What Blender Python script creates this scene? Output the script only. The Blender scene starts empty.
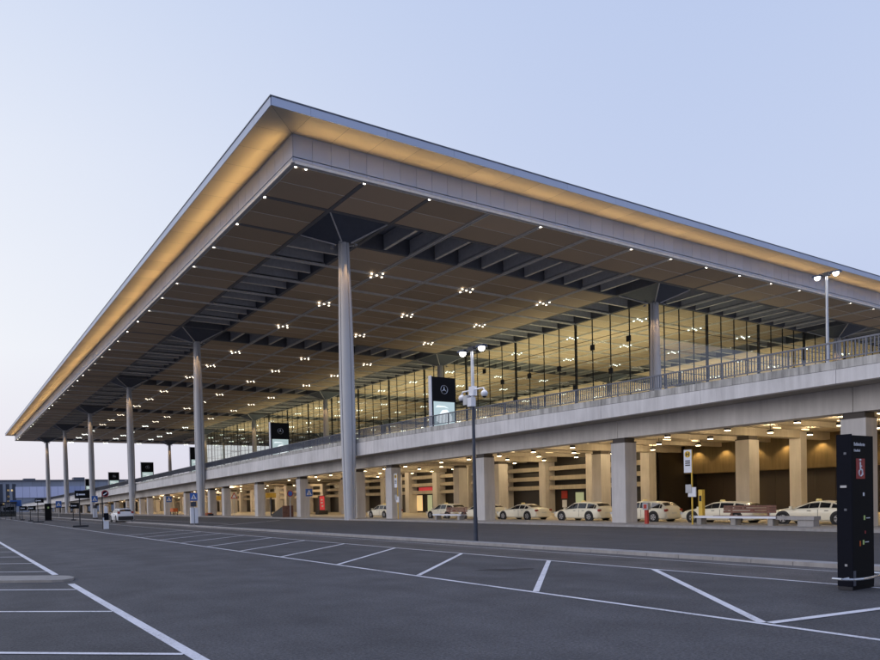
import bpy, bmesh, math, random
from mathutils import Vector, Matrix
random.seed(7)
S = bpy.context.scene
C = S.collection
PI = math.pi

# ------------------------------------------------------------------ materials
def newmat(name):
    m = bpy.data.materials.new(name); m.use_nodes = True
    nt = m.node_tree; b = nt.nodes['Principled BSDF']
    return m, nt, b
def N(nt, t, **k):
    n = nt.nodes.new(t)
    for a, v in k.items(): setattr(n, a, v)
    return n
def plain(name, col, rough=.6, metal=0, var=.08, scale=3., bump=0., bscale=40., spec=.5):
    m, nt, b = newmat(name)
    b.inputs['Roughness'].default_value = rough; b.inputs['Metallic'].default_value = metal
    b.inputs['Specular IOR Level'].default_value = spec
    tc = N(nt, 'ShaderNodeTexCoord'); no = N(nt, 'ShaderNodeTexNoise')
    no.inputs['Scale'].default_value = scale; no.inputs['Detail'].default_value = 5
    nt.links.new(tc.outputs['Object'], no.inputs['Vector'])
    r = N(nt, 'ShaderNodeValToRGB')
    r.color_ramp.elements[0].position = .3; r.color_ramp.elements[1].position = .7
    r.color_ramp.elements[0].color = tuple(c*(1-var) for c in col)+(1,)
    r.color_ramp.elements[1].color = tuple(min(1, c*(1+var)) for c in col)+(1,)
    nt.links.new(no.outputs['Fac'], r.inputs['Fac']); nt.links.new(r.outputs['Color'], b.inputs['Base Color'])
    if bump:
        n2 = N(nt, 'ShaderNodeTexNoise'); n2.inputs['Scale'].default_value = bscale; n2.inputs['Detail'].default_value = 4
        bp = N(nt, 'ShaderNodeBump'); bp.inputs['Strength'].default_value = bump; bp.inputs['Distance'].default_value = .02
        nt.links.new(tc.outputs['Object'], n2.inputs['Vector'])
        nt.links.new(n2.outputs['Fac'], bp.inputs['Height']); nt.links.new(bp.outputs['Normal'], b.inputs['Normal'])
    return m
def emis(name, col, s):
    m, nt, b = newmat(name)
    b.inputs['Base Color'].default_value = tuple(col)+(1,)
    b.inputs['Emission Color'].default_value = tuple(col)+(1,); b.inputs['Emission Strength'].default_value = s
    return m
def asphalt(name, col, patch=.22, worn=0):
    m, nt, b = newmat(name)
    b.inputs['Roughness'].default_value = .82; b.inputs['Specular IOR Level'].default_value = .35
    tc = N(nt, 'ShaderNodeTexCoord')
    mp = N(nt, 'ShaderNodeMapping'); mp.inputs['Scale'].default_value = (.5, .06, 1)
    nt.links.new(tc.outputs['Object'], mp.inputs['Vector'])
    big = N(nt, 'ShaderNodeTexNoise'); big.inputs['Scale'].default_value = 1.0; big.inputs['Detail'].default_value = 6
    big.inputs['Roughness'].default_value = .6
    nt.links.new(mp.outputs['Vector'], big.inputs['Vector'])
    mid = N(nt, 'ShaderNodeTexNoise'); mid.inputs['Scale'].default_value = .9; mid.inputs['Detail'].default_value = 8
    nt.links.new(tc.outputs['Object'], mid.inputs['Vector'])
    fine = N(nt, 'ShaderNodeTexNoise'); fine.inputs['Scale'].default_value = 26; fine.inputs['Detail'].default_value = 3
    fine.inputs['Roughness'].default_value = .8
    nt.links.new(tc.outputs['Object'], fine.inputs['Vector'])
    vo = N(nt, 'ShaderNodeTexVoronoi'); vo.inputs['Scale'].default_value = 55
    nt.links.new(tc.outputs['Object'], vo.inputs['Vector'])
    def mr(sock, a, c, lo=.3, hi=.7):
        n = N(nt, 'ShaderNodeMapRange'); n.inputs['From Min'].default_value = lo; n.inputs['From Max'].default_value = hi
        n.inputs['To Min'].default_value = a; n.inputs['To Max'].default_value = c
        nt.links.new(sock, n.inputs['Value']); return n.outputs['Result']
    def mul(a, c):
        n = N(nt, 'ShaderNodeMath', operation='MULTIPLY'); nt.links.new(a, n.inputs[0]); nt.links.new(c, n.inputs[1]); return n.outputs[0]
    f = mul(mr(big.outputs['Fac'], 1-patch*.8, 1+patch*.8), mr(mid.outputs['Fac'], 1-patch*.9, 1+patch*.8))
    f = mul(f, mr(fine.outputs['Fac'], .50, 1.5))
    f = mul(f, mr(vo.outputs['Distance'], 1.2, .85, 0, .8))
    vm = N(nt, 'ShaderNodeVectorMath', operation='SCALE'); vm.inputs[0].default_value = col
    nt.links.new(f, vm.inputs['Scale']); nt.links.new(vm.outputs[0], b.inputs['Base Color'])
    bp = N(nt, 'ShaderNodeBump'); bp.inputs['Strength'].default_value = .35; bp.inputs['Distance'].default_value = .01
    nt.links.new(fine.outputs['Fac'], bp.inputs['Height']); nt.links.new(bp.outputs['Normal'], b.inputs['Normal'])
    return m
def paint(name, col, wear=.35):
    m, nt, b = newmat(name)
    b.inputs['Roughness'].default_value = .6
    tc = N(nt, 'ShaderNodeTexCoord'); no = N(nt, 'ShaderNodeTexNoise'); no.inputs['Scale'].default_value = 22
    no.inputs['Detail'].default_value = 9; no.inputs['Roughness'].default_value = .8
    big = N(nt, 'ShaderNodeTexNoise'); big.inputs['Scale'].default_value = .8; big.inputs['Detail'].default_value = 4
    nt.links.new(tc.outputs['Object'], no.inputs['Vector']); nt.links.new(tc.outputs['Object'], big.inputs['Vector'])
    ad = N(nt, 'ShaderNodeMath', operation='MULTIPLY_ADD'); ad.inputs[1].default_value = .55
    nt.links.new(big.outputs['Fac'], ad.inputs[0]); nt.links.new(no.outputs['Fac'], ad.inputs[2])
    r = N(nt, 'ShaderNodeValToRGB'); r.color_ramp.elements[0].position = .60; r.color_ramp.elements[1].position = .80
    r.color_ramp.elements[0].color = (.16, .155, .16, 1); r.color_ramp.elements[1].color = tuple(col)+(1,)
    e = r.color_ramp.elements.new(.66); e.color = tuple(c*(1-wear) for c in col)+(1,)
    nt.links.new(ad.outputs[0], r.inputs['Fac']); nt.links.new(r.outputs['Color'], b.inputs['Base Color'])
    return m
def concrete(name, col, streak=.3, rough=.8, gridz=0):
    m, nt, b = newmat(name)
    b.inputs['Roughness'].default_value = rough; b.inputs['Specular IOR Level'].default_value = .3
    tc = N(nt, 'ShaderNodeTexCoord')
    mp = N(nt, 'ShaderNodeMapping'); mp.inputs['Scale'].default_value = (2.2, 2.2, .22)
    nt.links.new(tc.outputs['Object'], mp.inputs['Vector'])
    st = N(nt, 'ShaderNodeTexNoise'); st.inputs['Scale'].default_value = 1.6; st.inputs['Detail'].default_value = 7; st.inputs['Roughness'].default_value = .65
    nt.links.new(mp.outputs['Vector'], st.inputs['Vector'])
    bl = N(nt, 'ShaderNodeTexNoise'); bl.inputs['Scale'].default_value = .35; bl.inputs['Detail'].default_value = 6
    nt.links.new(tc.outputs['Object'], bl.inputs['Vector'])
    r1 = N(nt, 'ShaderNodeMapRange'); r1.inputs['From Min'].default_value = .3; r1.inputs['From Max'].default_value = .62
    r1.inputs['To Min'].default_value = 1-streak; r1.inputs['To Max'].default_value = 1.05
    nt.links.new(st.outputs['Fac'], r1.inputs['Value'])
    r2 = N(nt, 'ShaderNodeMapRange'); r2.inputs['From Min'].default_value = .3; r2.inputs['From Max'].default_value = .7
    r2.inputs['To Min'].default_value = .85; r2.inputs['To Max'].default_value = 1.12
    nt.links.new(bl.outputs['Fac'], r2.inputs['Value'])
    mu = N(nt, 'ShaderNodeMath', operation='MULTIPLY'); nt.links.new(r1.outputs[0], mu.inputs[0]); nt.links.new(r2.outputs[0], mu.inputs[1])
    vm = N(nt, 'ShaderNodeVectorMath', operation='SCALE'); vm.inputs[0].default_value = col
    nt.links.new(mu.outputs[0], vm.inputs['Scale']); nt.links.new(vm.outputs[0], b.inputs['Base Color'])
    n2 = N(nt, 'ShaderNodeTexNoise'); n2.inputs['Scale'].default_value = 18; n2.inputs['Detail'].default_value = 4
    nt.links.new(tc.outputs['Object'], n2.inputs['Vector'])
    bp = N(nt, 'ShaderNodeBump'); bp.inputs['Strength'].default_value = .2; bp.inputs['Distance'].default_value = .02
    nt.links.new(n2.outputs['Fac'], bp.inputs['Height']); nt.links.new(bp.outputs['Normal'], b.inputs['Normal'])
    return m
def panelmat(name, col, rough, metal=0, var=.18, stripes=0):
    # each panel (mesh island) differs a little in tone, as real cladding does
    m, nt, b = newmat(name)
    b.inputs['Roughness'].default_value = rough; b.inputs['Metallic'].default_value = metal
    g = N(nt, 'ShaderNodeNewGeometry')
    r = N(nt, 'ShaderNodeMapRange'); r.inputs['To Min'].default_value = 1-var; r.inputs['To Max'].default_value = 1+var
    nt.links.new(g.outputs['Random Per Island'], r.inputs['Value'])
    sc = r.outputs[0]
    if stripes:
        tc = N(nt, 'ShaderNodeTexCoord'); w = N(nt, 'ShaderNodeTexWave', bands_direction='Y')
        w.inputs['Scale'].default_value = stripes; w.inputs['Distortion'].default_value = .4; w.inputs['Detail Scale'].default_value = .5
        nt.links.new(tc.outputs['Object'], w.inputs['Vector'])
        r3 = N(nt, 'ShaderNodeMapRange'); r3.inputs['To Min'].default_value = .8; r3.inputs['To Max'].default_value = 1.15
        nt.links.new(w.outputs['Fac'], r3.inputs['Value'])
        mu = N(nt, 'ShaderNodeMath', operation='MULTIPLY'); nt.links.new(sc, mu.inputs[0]); nt.links.new(r3.outputs[0], mu.inputs[1]); sc = mu.outputs[0]
    vm = N(nt, 'ShaderNodeVectorMath', operation='SCALE'); vm.inputs[0].default_value = col
    nt.links.new(sc, vm.inputs['Scale']); nt.links.new(vm.outputs[0], b.inputs['Base Color'])
    return m
def glassmat(name, tint=(.9, .95, .95), refl=1.45, extra=.02, rough=0.0):
    m = bpy.data.materials.new(name); m.use_nodes = True; nt = m.node_tree; nt.nodes.clear()
    out = N(nt, 'ShaderNodeOutputMaterial'); mix = N(nt, 'ShaderNodeMixShader')
    tr = N(nt, 'ShaderNodeBsdfTransparent'); tr.inputs[0].default_value = tint+(1,)
    gl = N(nt, 'ShaderNodeBsdfGlossy'); gl.inputs['Roughness'].default_value = rough
    lw = N(nt, 'ShaderNodeLayerWeight'); lw.inputs['Blend'].default_value = .5
    fr = N(nt, 'ShaderNodeMath', operation='POWER'); fr.inputs[1].default_value = 4.; nt.links.new(lw.outputs['Facing'], fr.inputs[0])
    ad = N(nt, 'ShaderNodeMath', operation='MULTIPLY_ADD'); ad.inputs[1].default_value = .9; ad.inputs[2].default_value = .04+extra; ad.use_clamp = True
    nt.links.new(fr.outputs[0], ad.inputs[0]); nt.links.new(ad.outputs[0], mix.inputs[0])
    nt.links.new(tr.outputs[0], mix.inputs[1]); nt.links.new(gl.outputs[0], mix.inputs[2]); nt.links.new(mix.outputs[0], out.inputs[0])
    return m

M = dict(
    road=asphalt('asphalt_road', (.094, .092, .097)),
    lane=asphalt('asphalt_far_lane', (.070, .068, .071), .15),
    bay=asphalt('asphalt_bays', (.083, .081, .085), .25),
    strip=asphalt('asphalt_old_strip', (.104, .095, .091), .3),
    ground=asphalt('asphalt_ground', (.075, .072, .078)),
    stain=asphalt('oil_stain', (.04, .038, .04)),
    line=paint('white_road_paint', (.80, .79, .82), .25),
    kerb=concrete('kerb_stone', (.36, .345, .34), .2),
    pave=concrete('paving', (.33, .31, .29), .2),
    pave2=concrete('pale_paving', (.56, .51, .43), .15),
    curtain=concrete('brown_render', (.12, .09, .05), .3),
    conc_stain=concrete('stained_concrete', (.56, .55, .53), .62),
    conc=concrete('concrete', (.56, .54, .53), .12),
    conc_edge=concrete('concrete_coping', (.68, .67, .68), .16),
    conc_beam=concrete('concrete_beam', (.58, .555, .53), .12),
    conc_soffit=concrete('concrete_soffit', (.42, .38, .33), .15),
    dark=plain('dark_metal', (.03, .032, .04), .45, .3),
    collar=plain('dark_bearing', (.07, .06, .055), .8),
    rail=plain('rail_steel', (.12, .13, .16), .45, .5),
    colm=plain('painted_column_steel', (.50, .51, .54), .42, .0, .04, .5),
    capm=plain('capital_steel', (.06, .075, .115), .5, .2),
    ceil=panelmat('brown_ceiling_panel', (.47, .36, .265), .7, 0, .16, 5.2),
    girder=plain('roof_girder', (.15, .155, .18), .6, .1),
    finm=plain('roof_fin', (.55, .55, .58), .5, .1),
    trim=plain('ceiling_trim', (.78, .76, .74), .5, .3),
    fascia=panelmat('fascia_panel', (.52, .58, .72), .45, .1, .05),
    edge=panelmat('roof_edge_metal', (.40, .45, .58), .38, .4, .05),
    eave=panelmat('eave_panel', (.62, .53, .40), .5, 0, .09),
    lip=plain('pale_lip', (.6, .6, .64), .4, .3),
    roofdark=plain('roof_underside', (.24, .26, .32), .7),
    glass=glassmat('facade_glass', (.86, .9, .84), 1.5, .05),
    mull=plain('mullion_black', (.02, .022, .026), .5, .3),
    floor=plain('hall_floor', (.42, .38, .32), .5),
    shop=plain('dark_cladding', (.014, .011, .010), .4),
    shopglass=glassmat('shop_glass', (.25, .27, .26), 1.5, .05),
    recess=panelmat('brown_wall_panel', (.028, .018, .011), .5, 0, .12),
    carw=plain('taxi_paint', (.82, .77, .62), .28, 0, .02, 1., 0, 40, .6),
    carwhite=plain('white_car_paint', (.75, .76, .78), .25, 0, .02),
    carglass=plain('car_glass', (.012, .014, .018), .08, 0, .1, 1, 0, 1, .7),
    tyre=plain('rubber', (.012, .012, .013), .8),
    rim=plain('alloy_rim', (.42, .42, .44), .3, .8),
    taill=plain('tail_lamp', (.30, .03, .02), .3),
    headl=plain('head_lamp_lens', (.7, .72, .75), .12, .2),
    plate=plain('number_plate', (.7, .68, .6), .5),
    taxisign=emis('taxi_roof_sign', (.75, .62, .25), .15),
    blackp=plain('black_plastic', (.015, .015, .017), .5),
    navy=plain('sign_body_black', (.010, .010, .011), .75, 0, .05, 3, 0, 40, .1),
    navyside=plain('sign_side_navy', (.007, .008, .014), .75, 0, .05, 3, 0, 40, .1),
    red=plain('sign_red', (.30, .03, .035), .5),
    blue=plain('sign_blue', (.03, .12, .42), .45),
    white=plain('white_enamel', (.72, .74, .80), .45, 0, .04),
    yellow=plain('yellow_paint', (.70, .46, .06), .5),
    redp=plain('red_paint', (.40, .03, .02), .5),
    steel=plain('galvanised_steel', (.42, .44, .48), .35, .7),
    postgrey=plain('pole_dark', (.05, .06, .085), .4, .4),
    wood=plain('brown_slats', (.17, .075, .05), .6, 0, .25, 6),
    lampw=emis('lamp_white', (1., .88, .68), 4),
    lampe=emis('edge_lamp', (1., .93, .80), 9),
    lamps=emis('street_lamp_glow', (1., .95, .88), 18),
    lampi=emis('hall_lamp', (.93, 1., .93), 3.5),
    streakglow=emis('soffit_glow', (1., .78, .45), 2.2),  # painted glow for the soffit, no lamp
    lampwarm=emis('warm_downlight', (1., .80, .5), 16),
    screen=emis('lit_poster_pale', (.50, .62, .60), .55),
    screenw=emis('lit_poster_white', (.85, .92, .9), .8),
    redlit=emis('lit_red_panel', (.6, .05, .07), .3),
    warmwin=emis('lit_window_warm', (.85, .62, .30), .55),
    greenwin=emis('lit_window_green', (.42, .48, .30), .4),
    bluewall=panelmat('far_blue_wall', (.32, .37, .56), .5, 0, .12),
    greywall=panelmat('far_grey_wall', (.26, .29, .36), .6, 0, .12),
    palewall=panelmat('far_pale_wall', (.55, .58, .78), .5, 0, .08),
    green=emis('green_mark', (.30, .42, .16), .12),
    orange=plain('orange_paint', (.55, .12, .02), .5),
    chrome=plain('bright_rail', (.6, .62, .66), .25, .8),
)

# ------------------------------------------------------------------ mesh builder
class MB:
    def __init__(s): s.v = []; s.f = []; s.m = []; s.cur = 0
    def quad(s, *p):
        n = len(s.v); s.v += [tuple(q) for q in p]; s.f.append(tuple(range(n, n+len(p)))); s.m.append(s.cur); return s
    def box(s, x0, x1, y0, y1, z0, z1, skip=''):
        n = len(s.v)
        s.v += [(x0,y0,z0),(x1,y0,z0),(x1,y1,z0),(x0,y1,z0),(x0,y0,z1),(x1,y0,z1),(x1,y1,z1),(x0,y1,z1)]
        F = {'b':(0,3,2,1),'t':(4,5,6,7),'f':(0,1,5,4),'r':(1,2,6,5),'k':(2,3,7,6),'l':(3,0,4,7)}
        for k, f in F.items():
            if k not in skip: s.f.append(tuple(n+i for i in f)); s.m.append(s.cur)
        return s
    def hexa(s, p):  # 8 points, bottom 4 ccw then top 4
        n = len(s.v); s.v += [tuple(q) for q in p]
        for f in ((0,3,2,1),(4,5,6,7),(0,1,5,4),(1,2,6,5),(2,3,7,6),(3,0,4,7)):
            s.f.append(tuple(n+i for i in f)); s.m.append(s.cur)
        return s
    def tube(s, p, q, r, r2=None, n=8, caps=True):
        p = Vector(p); q = Vector(q); r2 = r if r2 is None else r2
        d = (q-p).normalized(); u = d.orthogonal().normalized(); w = d.cross(u); k = len(s.v)
        for c, rr in ((p, r), (q, r2)):
            for i in range(n):
                a = 2*PI*i/n; s.v.append(tuple(c+(u*math.cos(a)+w*math.sin(a))*rr))
        for i in range(n):
            j = (i+1) % n; s.f.append((k+i, k+j, k+n+j, k+n+i)); s.m.append(s.cur)
        if caps:
            s.f.append(tuple(k+i for i in reversed(range(n)))); s.m.append(s.cur)
            s.f.append(tuple(k+n+i for i in range(n))); s.m.append(s.cur)
        return s
    def rings(s, R, close=True, caps=True):
        k = len(s.v); n = len(R[0])
        for r in R: s.v += [tuple(p) for p in r]
        for a in range(len(R)-1):
            for i in range(n if close else n-1):
                j = (i+1) % n
                s.f.append((k+a*n+i, k+a*n+j, k+(a+1)*n+j, k+(a+1)*n+i)); s.m.append(s.cur)
        if caps:
            s.f.append(tuple(k+i for i in reversed(range(n)))); s.m.append(s.cur)
            s.f.append(tuple(k+(len(R)-1)*n+i for i in range(n))); s.m.append(s.cur)
        return s
    def ball(s, c, r, n=8, m=5, half=False):
        R = []
        for a in range(1, m):
            t = PI*a/m
            if half and t < PI/2-.01: continue
            R.append([(c[0]+r*math.sin(t)*math.cos(2*PI*i/n), c[1]+r*math.sin(t)*math.sin(2*PI*i/n), c[2]+r*math.cos(t)) for i in range(n)])
        return s.rings(list(reversed(R)))
    def build(s, name, mat, parent=None, smooth=False, kind=None, label=None, fixn=False):
        me = bpy.data.meshes.new(name); me.from_pydata(s.v, [], s.f); me.update()
        mats = mat if isinstance(mat, (list, tuple)) else [mat]
        for x in mats: me.materials.append(x)
        if len(mats) > 1: me.polygons.foreach_set('material_index', s.m)
        if fixn:
            bm = bmesh.new(); bm.from_mesh(me); bmesh.ops.recalc_face_normals(bm, faces=bm.faces); bm.to_mesh(me); bm.free()
        if smooth:
            me.polygons.foreach_set('use_smooth', [True]*len(me.polygons))
            try: me.set_sharp_from_angle(angle=math.radians(38))
            except Exception: pass
        o = bpy.data.objects.new(name, me); C.objects.link(o)
        if parent is not None:
            o.parent = parent
            o.matrix_parent_inverse = Matrix()
        if kind: o['kind'] = kind
        if label: o['label'] = label
        return o
def empty(name, label, cat, loc=(0,0,0), rz=0, group=None):
    o = bpy.data.objects.new(name, None); C.objects.link(o); o.location = loc; o.rotation_euler = (0,0,rz)
    o.empty_display_size = .3
    o['label'] = label; o['category'] = cat
    if group: o['group'] = group
    return o
def kids(o): return [c for c in bpy.data.objects if c.parent == o]
def copy_tree(o, parent=None):
    c = o.copy(); C.objects.link(c)
    if parent is not None: c.parent = parent
    for ch in kids(o): copy_tree(ch, c)
    return c
def place(proto, first, loc, rz, label, group=None):
    o = proto if first else copy_tree(proto)
    o.location = loc; o.rotation_euler = (0, 0, rz); o['label'] = label
    if group: o['group'] = group
    return o
def text_mesh(txt, size, name, mat, parent, mtx, depth=.004, align='LEFT'):
    cu = bpy.data.curves.new(name, 'FONT'); cu.body = txt; cu.size = size; cu.extrude = depth; cu.align_x = align
    cu.resolution_u = 3
    t = bpy.data.objects.new(name, cu); C.objects.link(t)
    dg = bpy.context.evaluated_depsgraph_get(); dg.update()
    me = bpy.data.meshes.new_from_object(t.evaluated_get(dg)); bpy.data.objects.remove(t)
    me.transform(mtx); me.materials.clear(); me.materials.append(mat)
    o = bpy.data.objects.new(name, me); C.objects.link(o); o.parent = parent
    return o
def light(kind, name, loc, energy, col, parent=None, size=.3, size_y=None, rot=None, spot=None):
    l = bpy.data.lights.new(name, kind); l.energy = energy; l.color = col
    if kind == 'AREA':
        l.size = size
        if size_y: l.shape = 'RECTANGLE'; l.size_y = size_y
    else: l.shadow_soft_size = size
    if spot: l.spot_size = spot; l.spot_blend = .6
    o = bpy.data.objects.new(name, l); C.objects.link(o)
    if parent is not None: o.parent = parent
    o.location = loc
    if rot is not None: o.rotation_euler = rot
    return o

# world axes: x = b (away from the car park, to the right), y = a (along the terminal front)
A0, B0, BAY, MO = 56.365, 31.93, 43.75, 6.25
CZ = 1.75
ZS = 24.78+CZ          # ceiling level
ZC = 23.52+CZ          # column top
YE, XE = A0-9.375, B0-9.375   # ceiling edges
NA, NB = 38, 31
Y1, X1 = YE+NA*MO, XE+NB*MO

# ================================================================== SETTING
g = MB(); g.quad((-1500,-400,0),(1500,-400,0),(1500,2500,0),(-1500,2500,0)).build('ground', M['ground'], kind='structure')
def sheet(name, x0, x1, y0, y1, z, m):
    b = MB(); b.quad((x0,y0,z),(x1,y0,z),(x1,y1,z),(x0,y1,z)); return b.build(name, m, kind='structure')
sheet('road', 2.5, 9.1, -60, 420, .004, M['road'])
sheet('parking_bays', 9.1, 14.1, -60, 420, .004, M['bay'])
sheet('gutter_strip', 14.1, 16.9, -60, 420, .004, M['strip'])
sheet('parking_lot', -60, 2.5, -60, 420, .004, M['bay'])
sheet('far_lane', 17.52, 31.55, -60, 420, .004, M['lane'])
sheet('taxi_lane', 35.8, 60, -60, 420, .006, M['pave2'])
k = MB()
y = -60
while y < 330:   # kerb stones of the median
    k.box(16.95, 17.1, y+.006, y+.994, 0, .10); k.box(17.108, 17.5, y+.006, y+.994, 0, .095); y += 1
k.build('median_kerb', M['kerb'], kind='structure')
k = MB(); y = -60
while y < 330:
    k.box(31.55, 31.8, y+.006, y+.994, 0, .12); y += 1
k.build('pavement_kerb', M['kerb'], kind='structure')
k = MB(); k.box(31.808, 35.8, -60, 420, 0, .105); k.build('pavement', M['pave'], kind='structure')
# painted markings
L = MB(); z = .009
def strip(p, q, w, gaps=()):
    p = Vector((p[0], p[1], 0)); q = Vector((q[0], q[1], 0)); d = (q-p).normalized(); nrm = Vector((-d.y, d.x, 0))*w/2
    L.quad(*[(v.x, v.y, z) for v in (p-nrm, q-nrm, q+nrm, p+nrm)])
strip((2.42, 19.95), (2.42, 300), .15); strip((2.42, -20), (2.42, 17.3), .15)
strip((9.2, -40), (9.2, 330), .11); 
strip((14.05, -40), (14.05, 330), .09)
strip((16.25, -40), (16.25, 120), .05)
z = .0125
strip((9.26, 5.32), (14.0, 10.55), .13)
for a in (9.5, 13.25, 17.1, 20.9, 24.6, 28.4, 32.2, 36., 39.8, 43.6): strip((9.26, a), (14.0, a+4.35), .115)
strip((9.3, 5.25), (14.0, 4.62), .13)
strip((9.26, 1.3), (14.0, .7), .12)
for a in (8.15, 12.2, 16.0): strip((-10, a+9.9), (2.34, a), .10)
for a in (21.1, 24.6, 28.3, 32.0, 35.7, 39.4, 43.1, 46.8, 50.5, 54.2, 58, 62, 66): strip((-10, a+9.9), (2.34, a), .10)
strip((18.2, 54.4), (28.3, 64.1), .14); strip((21.3, 59.4), (21.4, 95), .12)
L.build('road_markings', M['line'], kind='structure')
sm = MB()
for xs in (24.3, -3.2):
    yy = -40
    while yy < 160:
        j0, j1 = random.uniform(-.012, .012), random.uniform(-.012, .012)
        sm.quad((xs-.012+j0, yy, .0062), (xs+.012+j0, yy, .0062), (xs+.012+j1, yy+2.5, .0062), (xs-.012+j1, yy+2.5, .0062)); yy += 2.5
for ys in (26.5, 61.): 
    xx = 2.6
    while xx < 9.0: sm.quad((xx, ys-.012, .0066), (xx+.8, ys-.012, .0066), (xx+.8, ys+.012, .0066), (xx, ys+.012, .0066)); xx += .8
sm.build('asphalt_seams', M['stain'], kind='structure')
# oil stain
st = MB(); pts = []
for i in range(22):
    t = 2*PI*i/22; r = 1+.18*math.sin(3*t+1)+.1*math.sin(5*t)
    pts.append((11.6+1.0*r*math.cos(t)*.6-.5*r*math.sin(t)*.3, 12.85+.33*r*math.sin(t)-.22*math.cos(t), .0065))
st.quad(*pts); st.build('oil_stain', M['stain'], kind='structure')
# paved traffic island among the left bays
isl = MB()
prof = [(-12, 29.35), (2.1, 18.0), (2.35, 17.92), (2.58, 18.1), (2.66, 18.45), (2.6, 18.85), (2.3, 19.25), (-12, 30.9)]
isl.rings([[(p[0], p[1], 0) for p in prof], [(p[0], p[1], .06) for p in prof]])
isl.build('traffic_island', M['pave'], kind='structure', fixn=True)

# ================================================================== TERMINAL
T = empty('terminal_building', 'vast airport terminal with flat overhanging roof, tall pale columns, lit eaves and glass hall', 'terminal', (B0, A0, 0))
def tp(mb, name, mat, **k):   # part of the terminal, geometry written in world metres
    o = mb.build(name, mat, T, **k); o.matrix_parent_inverse = Matrix.Translation((-B0, -A0, 0)); return o
def sp(mb, name, mat, par, **k):
    o = mb.build(name, mat, par, **k); return o

# ceiling: one panel box per half module, dark channels between, open fins over the column lines
pan = MB(); fins = {}; tri = MB(); gir = MB(); grd = MB()
strA = {1+7*i for i in range(6)}; strB = {1+7*j for j in range(5)}
for i in range(NA):
    for j in range(NB):
        y0 = YE+i*MO; x0 = XE+j*MO
        ia, jb = i in strA and 0 < j < NB-1, j in strB and 0 < i < NA-1
        if not ia and not jb:
            gp = .24; s = .035
            tri.box(x0+gp, x0+MO-gp, y0+MO/2-.03, y0+MO/2+.03, ZS-.018, ZS+.098)
            pan.box(x0+gp, x0+MO-gp, y0+gp, y0+MO/2-s, ZS, ZS+.12, 't'); pan.box(x0+gp, x0+MO-gp, y0+MO/2+s, y0+MO-gp, ZS, ZS+.12, 't')
        elif ia and not jb:      # strip running along x: fins parallel to y
            for h in range(2):
                xx = x0+h*MO/2
                if j == 0 and h == 0: continue
                fins.setdefault(('a', i), MB()).box(xx-.13, xx+.13, y0+.35, y0+MO-.35, ZS+.12, ZS+1.5)
        elif jb and not ia:
            for h in range(2):
                yy = y0+h*MO/2
                if i == 0 and h == 0: continue
                fins.setdefault(('b', j), MB()).box(x0+.35, x0+MO-.35, yy-.13, yy+.13, ZS+.12, ZS+1.5)
tp(pan, 'ceiling', M['ceil'])
for fb in fins.values(): tp(fb, 'fin_grille', M['finm'])
for fb in fins.values():     # pale strip paints a lit lower edge onto every fin
    e = MB()
    for q in range(0, len(fb.v), 8):
        x0, y0, z0 = fb.v[q]; x1, y1, _ = fb.v[q+6]
        e.box(x0-.03, x1+.03, y0, y1, z0-.06, z0-.002)
    tp(e, 'fin_lit_edge', M['trim'])
for j in range(NB+1):
    x = XE+j*MO; w = .11
    edge = (j in strB) or (j-1 in strB)
    if edge: gir.box(x-.2, x+.2, YE+.02, Y1-.02, ZS-.02, ZS+1.55)
    else: grd.box(x-.13, x+.13, YE+.05, Y1-.05, ZS-.04, ZS+.2)
    if not edge:
        for o_ in (-.17, .17): tri.box(x+o_-.03, x+o_+.03, YE+.05, Y1-.05, ZS-.12, ZS+.05)
for i in range(NA+1):
    y = YE+i*MO
    edge = (i in strA) or (i-1 in strA)
    if edge: gir.box(XE+.02, X1-.02, y-.2, y+.2, ZS-.025, ZS+1.54)
    else: grd.box(XE+.05, X1-.05, y-.13, y+.13, ZS-.043, ZS+.198)
    if not edge:
        for o_ in (-.17, .17): tri.box(XE+.05, X1-.05, y+o_-.03, y+o_+.03, ZS-.117, ZS+.048)
tp(gir, 'girder', M['girder']); tp(grd, 'grid_beam', M['finm']); tp(tri, 'ceiling_trim', M['trim'])
# roof body above
rf = MB(); rf.box(XE-.0, X1, YE-.0, Y1, ZS+1.6, ZS+2.1)
rf.box(XE+.002, X1-.002, YE+.002, Y1-.002, ZS+.3, ZS+.34)   # layer right above the panels
# open the louvred strips in that layer: rebuild it as cells instead
rf = MB(); rf.box(XE, X1, YE, Y1, ZS+1.6, ZS+2.08)
for i in range(NA):
    opn = lambda q: 0 < i < NA-1 and 0 < q < NB-1 and (i in strA or q in strB)
    j = 0
    while j < NB:
        if opn(j): j += 1; continue
        e = j
        while e < NB and not opn(e): e += 1
        rf.box(XE+j*MO+.21, XE+e*MO-.21, YE+i*MO, YE+(i+1)*MO, ZS+.3, ZS+.33); j = e
tp(rf, 'roof', M['roofdark'])
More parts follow.
